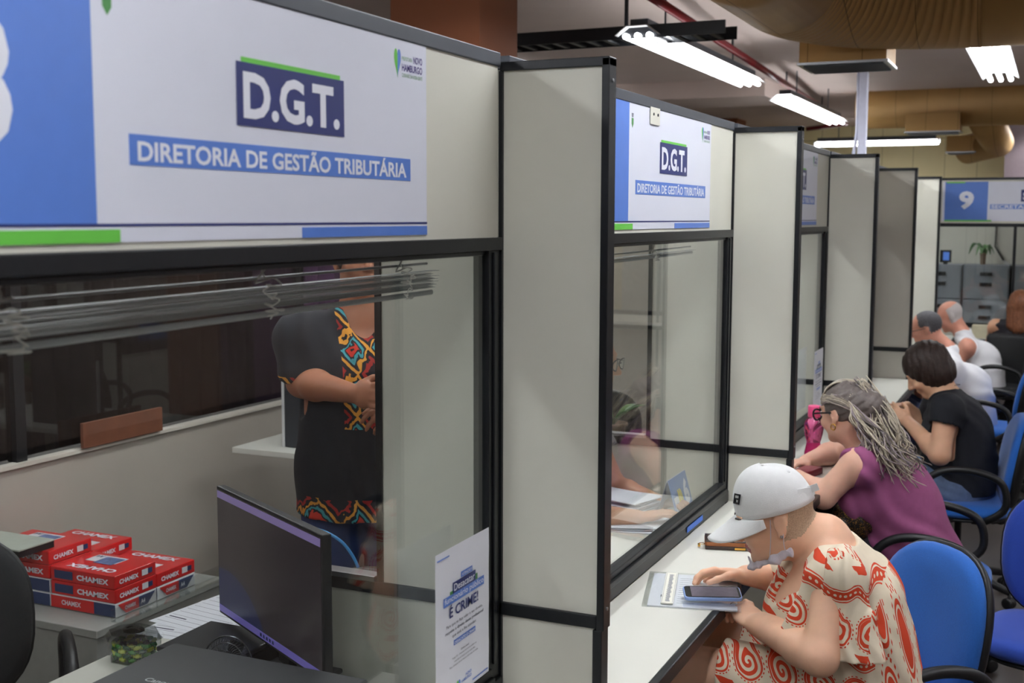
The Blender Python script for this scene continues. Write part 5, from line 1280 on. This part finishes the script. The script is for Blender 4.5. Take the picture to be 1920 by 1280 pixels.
# printer
t = thing('printer', 'black flatbed printer filling the bottom edge of the desk', 'printer', (-.39, 1.70, .7205))
MB().box((-.615, 1.46, .7205), (-.155, 1.915, .835)).build('printer_body', blackp, t, bevel=.008, seg=3)
MB().box((-.624, 1.45, .8355), (-.146, 1.925, .860)).build('scanner_lid', mat('satin_black', (34, 36, 42), .42, var=.06), t, bevel=.005, seg=3)
m = MB(); Fp = frame((-.624, 1.45, .860), (1, 0, 0), (0, 1, 0)); write(m, 'Canon', Fp, .085, .283, .062, .016, .02, .0006); m.build('brand_text', mat('silver_print', (190, 192, 196), .4, var=0), t)
# dark flat case behind
t = thing('storage_case', 'black slim case lying behind the printer, left of the monitor', 'case', (-.68, 2.1, .72)); MB().box((-.80, 2.06, .7215), (-.58, 2.26, .765)).build('case_body', blackp, t, bevel=.006, seg=3); MB().box((-.798, 2.062, .7655), (-.582, 2.258, .778)).build('case_lid', MATS['satin_black'], t, bevel=.004)
# monitor
TL = onY(405, 910, 2.27); dd = nrm((.87, -.49, 0)); nn = np.cross((0, 0, 1), dd)*-1; nn = nn if nn@(CPOS-TL) > 0 else -nn; Hm = .315; Wm = .555; cM = TL+dd*Wm/2-V(0, 0, Hm/2)
t = thing('monitor', 'flat black computer monitor showing a dark screen with purple bars', 'monitor', (cM[0], cM[1], .7205))
MB().obox(cM-nn*.012, (dd, (0, 0, 1), nn), (Wm/2, Hm/2, .011)).build('housing', blackp, t, bevel=.003)
MB().obox(cM-nn*.030, (dd, (0, 0, 1), nn), (.16, .10, .012)).build('rear_bulge', blackp, t, bevel=.008)
scr = mat('screen_dark', (34, 28, 32), .22, var=0, emit=(34, 30, 36), es=.55); MB().obox(cM-nn*.0006, (dd, (0, 0, 1), nn), (Wm/2-.006, Hm/2-.007, .0006)).build('screen', scr, t)
x, y, z = coords(scr); # a blue disc on the wallpaper, as on the real desktop
sx = x*float(dd[0])+y*float(dd[1])+.22; sz = z+.07; disc = nhyp(sx, sz).lt(.265); base_mix(scr, disc, (20, 28, 56))
b_ = scr.node_tree.nodes['Principled BSDF']; mx = scr.node_tree.nodes.new('ShaderNodeMix'); mx.data_type = 'RGBA'; mx.inputs[6].default_value = lin((38, 32, 36))+(1,); mx.inputs[7].default_value = lin((24, 32, 66))+(1,); scr.node_tree.links.new(disc.o, mx.inputs[0]); scr.node_tree.links.new(mx.outputs[2], b_.inputs['Emission Color'])
bar = mat('screen_purple', (120, 104, 160), .3, var=0, emit=(120, 104, 146), es=.42); bar2 = mat('screen_violet', (90, 80, 150), .3, var=0, emit=(92, 84, 150), es=.5)
MB().obox(cM+V(0, 0, Hm/2-.018)+nn*.0004, (dd, (0, 0, 1), nn), (Wm/2-.007, .0085, .0004)).build('title_bar', bar, t)
MB().obox(cM-V(0, 0, Hm/2-.016)+nn*.0004, (dd, (0, 0, 1), nn), (Wm/2-.007, .008, .0004)).build('task_bar', bar2, t)
m = MB()
for k in range(5): m.obox(cM-V(0, 0, Hm/2-.016)+nn*.0010+dd*(-.03+k*.016), (dd, (0, 0, 1), nn), (.004, .004, .0002))
m.build('task_icons', navy, t)
m = MB(); m.obox(cM-nn*.05-V(0, 0, Hm/2-.02), (dd, (0, 0, 1), nn), (.03, .075, .010)); m.build('neck', blackp, t, bevel=.004); bz = cM-nn*.06; MB().box((bz[0]-.11, bz[1]-.07, .7205), (bz[0]+.11, bz[1]+.07, .732)).build('stand_foot', blackp, t, bevel=.004)
# small fan
fc = onY(428, 1243, 2.0); fn = nrm((.15, -.95, .2)); t = thing('desk_fan', 'small black wire-guard desk fan between the printer and the monitor', 'fan', (fc[0], fc[1]+.02, .7205))
e1 = nrm(np.cross(fn, (0, 0, 1))); e2 = np.cross(e1, fn); Rf = .058
m = MB()
for k in range(48):
    a = 2*math.pi*k/48; d1 = e1*math.cos(a)+e2*math.sin(a); d2 = e1*math.cos(a+.35)+e2*math.sin(a+.35); m.tube([fc+fn*.020+d1*.014, fc+fn*.018+(d1+d2)*.5*.038, fc+fn*.004+d2*Rf], .0006, 4)
for r_ in (.030, .045, Rf): m.tube([fc+fn*(.020-.016*(r_/Rf)**3)+(e1*math.cos(a)+e2*math.sin(a))*r_ for a in np.linspace(0, 2*math.pi, 33)], .0010 if r_ < Rf else .0022, 5, cap=False)
o = m.build('front_guard', mat('dark_chrome', (90, 94, 100), .25, .8, var=0), t, smooth=True)
m = MB()
for k in range(32):
    a = 2*math.pi*k/32; d1 = e1*math.cos(a)+e2*math.sin(a); m.tube([fc-fn*.030+d1*.012, fc-fn*.022+d1*.045, fc+fn*.003+d1*Rf], .0006, 4)
m.build('rear_guard', black, t, smooth=True)
MB().lathe([(.0001, .024), (.013, .022), (.015, .017), (.0001, .016)], fc, fn, 20).build('badge', blackp, t, smooth=True)
MB().tube([fc+fn*.0246+e1*(-.008+.0016*k)+e2*(.002*math.sin(k*2.2)) for k in range(11)], .0007, 5).build('badge_mark', txtw, t)
for k in range(4):
    a = 2*math.pi*k/4+.3; d1 = e1*math.cos(a)+e2*math.sin(a); tg = nrm(np.cross(fn, d1)*.9+fn*.35); MB().obox(fc-fn*.008+d1*.027, (d1, tg, np.cross(d1, tg)), (.022, .016, .0006)).build('blade', blackp, t, bevel=.001)
MB().lathe([(.012, -.052), (.020, -.048), (.022, -.014), (.014, -.004)], fc, fn, 18).build('motor', blackp, t, smooth=True)
bp_ = fc-fn*.03; m = MB(); m.tube([tuple(bp_-V(0, 0, .01)), (bp_[0], bp_[1], .728)], .008, 8); m.build('stem', blackp, t); MB().lathe([(.042, 0), (.040, .006), (.012, .012)], (bp_[0], bp_[1], .7205), (0, 0, 1), 24).build('fan_base', blackp, t, smooth=True)
# blue cable with clear plug
m = MB(); yy = 2.62; P = bez([onY(540, 982, yy), onY(575, 987, yy), onY(610, 997, yy), onY(640, 1015, yy), onY(660, 1040, yy), onY(672, 1064, yy)], 6)
t = thing('network_cable', 'light blue cable curving down behind the monitor', 'cable', tuple(P[-1])); m.tube(P, .0042, 8); m.build('cable', mat('cyan_cable', (60, 150, 220), .4, var=0), t, smooth=True); MB().obox(P[-1]+V(0, 0, -.008), ((1, 0, 0), (0, 1, 0), (.15, 0, 1)), (.005, .004, .012)).build('plug', acryl, t)
# far staff desk and computer tower
a = onZ(435, 838, .74); t = thing('desk', 'white desk corner behind the standing employee', 'desk', (a[0]+.5, a[1]+.3, 0))
MB().box((a[0], a[1], .715), (a[0]+1.1, a[1]+.6, .74)).build('desk_top', worktop, t, bevel=.002); MB().box((a[0]+.36, a[1]+.03, 0), (a[0]+.39, a[1]+.57, .715)).build('side_panel', MATS['grey_laminate'], t); MB().box((a[0]+1.05, a[1]+.03, 0), (a[0]+1.08, a[1]+.57, .715)).build('side_panel', MATS['grey_laminate'], t)
ya = a[1]+.10; b = onY(532, 700, ya); c = onY(532, 618, ya)
t = thing('privacy_screen', 'dark grey upright panel with a pale edge on the far desk', 'panel', (b[0]+.15, ya, .741)); MB().box((b[0], ya, .741), (b[0]+.42, ya+.05, c[2])).build('panel', mat('charcoal_panel', (46, 50, 56), .6), t, bevel=.003); MB().box((b[0]-.012, ya-.003, .741), (b[0]-.001, ya+.01, b[2])).build('pale_edge', white_e, t)

# ------------------------------------------------------------------ raised venetian blinds
slatm = mat('pale_blind_slat', (150, 154, 156), .4, var=.03); cordm = mat('blind_cord', (214, 212, 206), .7)
def blinds(y0, y1, x, zt, zb, lab, n=13, slope=.012):
    t = thing('venetian_blind', lab, 'blind', (x, (y0+y1)/2, zt), 'raised blinds behind the glass'); sag = lambda y: -slope*(y1-y)/(y1-y0)
    MB().box((x-.02, y0, ZH-.024), (-.0345, y1, ZH-.006)).build('head_rail', darkgrey, t)
    hr = [(x, y0, zt+sag(y0)), (x, y1-.02, zt+sag(y1))]; MB().tube(hr, .0025, 8, flat=((0, 0, 1), 1)).build('upper_cord', slatm, t)
    for k in range(n):
        f = (k+1)/(n+1); zz = zt-.012+(zb-zt+.02)*f; e = RNG.uniform(-.018, .018); th = RNG.uniform(-.05, .07)
        ax = nrm((math.cos(th), 0, math.sin(th))); yy0, yy1 = y0, y1+e; za, zc_ = zz+sag(yy0)+RNG.uniform(-.0015, .0015), zz+sag(yy1)
        d = nrm(V(0, yy1-yy0, zc_-za)); MB().obox((x, (yy0+yy1)/2, (za+zc_)/2), (d, ax, np.cross(d, ax)), ((yy1-yy0)/2, .0085, .0003)).build('slat', slatm, t)
    d = V(0, y1-y0, slope); MB().tube([(x, y0, zb-slope), (x, y1, zb)], .0050, 10, flat=((1, 0, 0), .7)).build('bottom_rail', slatm, t, smooth=True)
    for f in (.28, .62, .905) if n > 10 else (.3, .7):
        yc = y0+(y1-y0)*f; P = [V(x+.016, yc-.015, ZH-.03), V(x+.016, yc-.004, zt-.002)]
        for j in range(26):
            zz = zt-.006-(zt-zb)*(j/26); P.append(V(x+.024+RNG.uniform(-.004, .006), yc+RNG.uniform(-.022, .026), zz+RNG.uniform(-.006, .006)+sag(yc)))
        MB().tube(bez(P, 4), .0013, 5).build('ladder_cord', cordm, t, smooth=True)
        MB().tube(bez([V(x+.016, yc+.012, ZH-.03), V(x+.018, yc-.02, zt), V(x+.018, yc-.03, zt-.010), V(x+.018, yc+.01, zt-.004)], 5), .0013, 5).build('ladder_cord', cordm, t, smooth=True)
blinds(.60, 2.105, -.10, 1.666, 1.608, 'raised venetian blind with tangled cords behind the nearest pane')
blinds(2.40, 3.98, -.10, 1.660, 1.640, 'raised venetian blind behind the second pane', 6)

# ------------------------------------------------------------------ second booth, third booth
for i, lab in ((1, 'white staff desk behind the second pane, under the calendar'), (2, 'white staff desk behind the third pane')):
    ya, yb = (3.10 if i == 1 else FINY[i-1]+.02), FINY[i]-.05; t = thing('desk', lab, 'desk', (-.4, (ya+yb)/2, 0)); MB().box((-.36, ya, .715), (-.036, yb, .74)).build('desk_top', worktop, t, bevel=.002)
    for yy in (ya+.05, yb-.08): MB().box((-.33, yy, 0), (-.09, yy+.025, .715)).build('side_panel', MATS['grey_laminate'], t)
a, b = onX(1262, 970, -.10), onX(1306, 948, -.10); t = thing('desk_calendar', 'blue desk calendar with white and yellow lettering, standing behind the second pane', 'calendar', (-.1, a[1], .741))
y0, y1 = a[1], a[1]+.20; nl = nrm((1, -.0, .28)); Fc = (V(-.085, y0, .742), V(0, 1, 0), nrm((-.28, 0, 1)), nl)
MB().prism([(0, 0), (.20, 0), (.20, .135), (0, .135)], Fc[0], Fc[1], Fc[2], nl, .0015).build('front_card', mat('calendar_blue', (92, 132, 200), .5), t)
MB().prism([(0, 0), (.20, 0), (.20, .135), (0, .135)], (-.160, y0, .742), (0, 1, 0), nrm((.28, 0, 1)), (-1, 0, 0), .0015).build('rear_card', paper, t)
m = MB(); write(m, 'm', Fc, .015, .012, .085, .060, .06, .002); m.build('white_letter', txtw, t); m = MB(); write(m, 'n', Fc, .062, .022, .045, .070, .07, .003); m.build('yellow_letter', mat('calendar_yellow', (232, 216, 70), .5, var=0), t); m = MB(); write(m, '6', Fc, .130, .025, .055, .090, .06, .002); m.build('white_letter', txtw, t)
for i, (px_, py_, rot, n_) in enumerate(((1200, 985, .3, 1), (1165, 962, -.2, 14))):
    a = onZ(px_, py_, .741); eu = V(math.cos(rot), math.sin(rot), 0); ev = V(-math.sin(rot), math.cos(rot), 0); O = V(a[0], a[1], .7405)-eu*.12-ev*.09
    t = thing('paper_pile', ('loose white sheets', 'crumpled pile of white papers')[i]+' on the desk behind the second pane', 'papers', tuple(O)); m = MB()
    for k in range(n_ if n_ > 1 else 3):
        r2 = RNG.uniform(-.12, .12); e_, f_ = eu*math.cos(r2)+ev*math.sin(r2), ev*math.cos(r2)-eu*math.sin(r2); MB().prism([(0, 0), (.24, 0), (.24, .16), (0, .16)], O+V(0, 0, k*.0052), e_, f_, (0, 0, 1), .0022).build('sheet', paper, t)
def leafplant(loc, lab, n, L, pot, leafm, droop=.6, up=.5, hpot=.10):
    t = thing('potted_plant', lab, 'plant', loc); loc = V(*loc)
    MB().lathe([(.04*pot, 0), (.05*pot, hpot), (.056*pot, hpot), (.056*pot, hpot+.012), (.045*pot, hpot+.012), (.042*pot, hpot-.005), (.001, hpot-.005)], loc, (0, 0, 1), 24).build('pot', mat('plant_pot', (150, 120, 96), .7) if 'plant_pot' not in MATS else MATS['plant_pot'], t, smooth=True)
    for k in range(n):
        a = 2.4*k+.4; el = up+.35*math.sin(k*1.7); d = V(math.cos(a), math.sin(a), 0); b0 = loc+V(0, 0, hpot); l = L*(.7+.3*math.sin(k*2.3)); pts = []
        for j in range(9):
            s_ = j/8; pts.append(b0+d*(l*s_*math.cos(el)*.9)+V(0, 0, l*(s_*math.sin(el+.5)-droop*s_*s_)))
        sd_ = np.cross(d, (0, 0, 1)); vs = []
        for j, p in enumerate(pts):
            w_ = .02*L/.3*math.sin(math.pi*min(.98, .06+j/8*.94))**.8; vs += [p-sd_*w_+V(0, 0, w_*.3), p+V(0, 0, -w_*.1), p+sd_*w_+V(0, 0, w_*.3)]
        m = MB(); m.add(vs, [(j*3+c, (j+1)*3+c, (j+1)*3+c+1, j*3+c+1) for j in range(8) for c in (0, 1)]); o = m.build('leaf', leafm, t, smooth=True); sd2 = o.modifiers.new('t', 'SOLIDIFY'); sd2.thickness = .0012
    return t
leafm = mat('green_leaf', (74, 120, 62), .45, var=.2, scale=15)
pl = onY(1150, 762, 5.1); leafplant((pl[0], 5.1, .7405), 'green leafy plant behind the second pane, beside the glasses wearer', 9, .30, 1.2, leafm, .45, .6, .07)

# ------------------------------------------------------------------ beyond the number 9 wall
cabm = mat('grey_steel_cabinet', (138, 144, 152), .45, .2, var=.04, scale=5)
cabs = []
for i, (x0, x1) in enumerate(((-.19, .215), (.225, .64), (.66, 1.07))):
    t = thing('filing_cabinet', ('left', 'middle', 'right')[i]+' grey steel filing cabinet behind the number 9 glazing', 'cabinet', ((x0+x1)/2, 12.5, 0), 'grey filing cabinets')
    MB().box((x0, 12.32, 0), (x1, 12.74, 1.31)).build('carcass', cabm, t, bevel=.004)
    for k in range(4):
        z0 = .03+k*.318; d = MB().box((x0+.012, 12.30, z0), (x1-.012, 12.32, z0+.306)).build('drawer', cabm, t, bevel=.003)
        for dz in (.225, .125):
            MB().box(((x0+x1)/2-.055, 12.288, z0+dz), ((x0+x1)/2+.055, 12.2995, z0+dz+.034)).build('handle' if dz < .2 else 'label_holder', blackp, d, world=True)
a = onY(1842, 494, 12.45); leafplant((a[0], 12.5, 1.312), 'tall drooping plant with narrow leaves on the filing cabinets', 9, .42, .6, leafm, 1.0, 1.15, .10)
a, b = onY(1762, 494, 12.4), onY(1784, 478, 12.4); t = thing('small_monitor', 'small dark monitor with a blue picture on the left filing cabinet', 'monitor', (a[0], 12.4, 1.311)); MB().box((a[0], 12.39, 1.33), (b[0], 12.41, 1.45)).build('housing', blackp, t, bevel=.003); MB().box((a[0]+.03, 12.3885, 1.35), (b[0]-.02, 12.3898, 1.43)).build('screen', mat('blue_screen', (60, 90, 150), .3, var=0, emit=(70, 110, 190), es=.8), t); MB().box(((a[0]+b[0])/2-.02, 12.39, 1.311), ((a[0]+b[0])/2+.02, 12.41, 1.33)).build('foot', blackp, t)
t = thing('counter', 'white counter along the number 9 wall before the copper-haired woman', 'counter', (1.6, 10.8, 0), 'white visitor counters'); MB().box((.30, 10.66, .722), (3.1, 10.965, .75)).build('worktop', worktop, t); MB().box((.30, 10.64, .715), (3.1, 10.66, .751)).build('front_edge', black, t)
a = onY(1835, 612, 10.8); t = tag(MB().box((a[0]-.05, 10.74, .752), (a[0]+.10, 10.86, .86)).build('paper_box', mat('cream_card', (206, 200, 172), .7), bevel=.003), 'small cream box on the far counter, left of the copper-haired woman', 'box')
a = onY(1850, 615, 10.75); tag(MB().box((a[0]+.03, 10.70, .752), (a[0]+.11, 10.735, .83)).build('blue_cup', mat('blue_card', (40, 130, 210), .5), bevel=.004), 'bright blue object on the far counter beside the cream box', 'box')

P = [onY(1868, 400, 12.738), onY(1868, 430, 12.738), onY(1866, 462, 12.738), onY(1882, 488, 12.738)]
t = thing('cord', 'black cord with a kink hanging behind the number 9 glazing', 'cord', tuple(P[-1])); MB().tube(P, .010, 6).build('cord', black, t); MB().obox(P[-1]+V(.02, 0, -.02), ((1, 0, -1), (0, 1, 0), (1, 0, 1)), (.03, .008, .008)).build('pull', white_e, t)
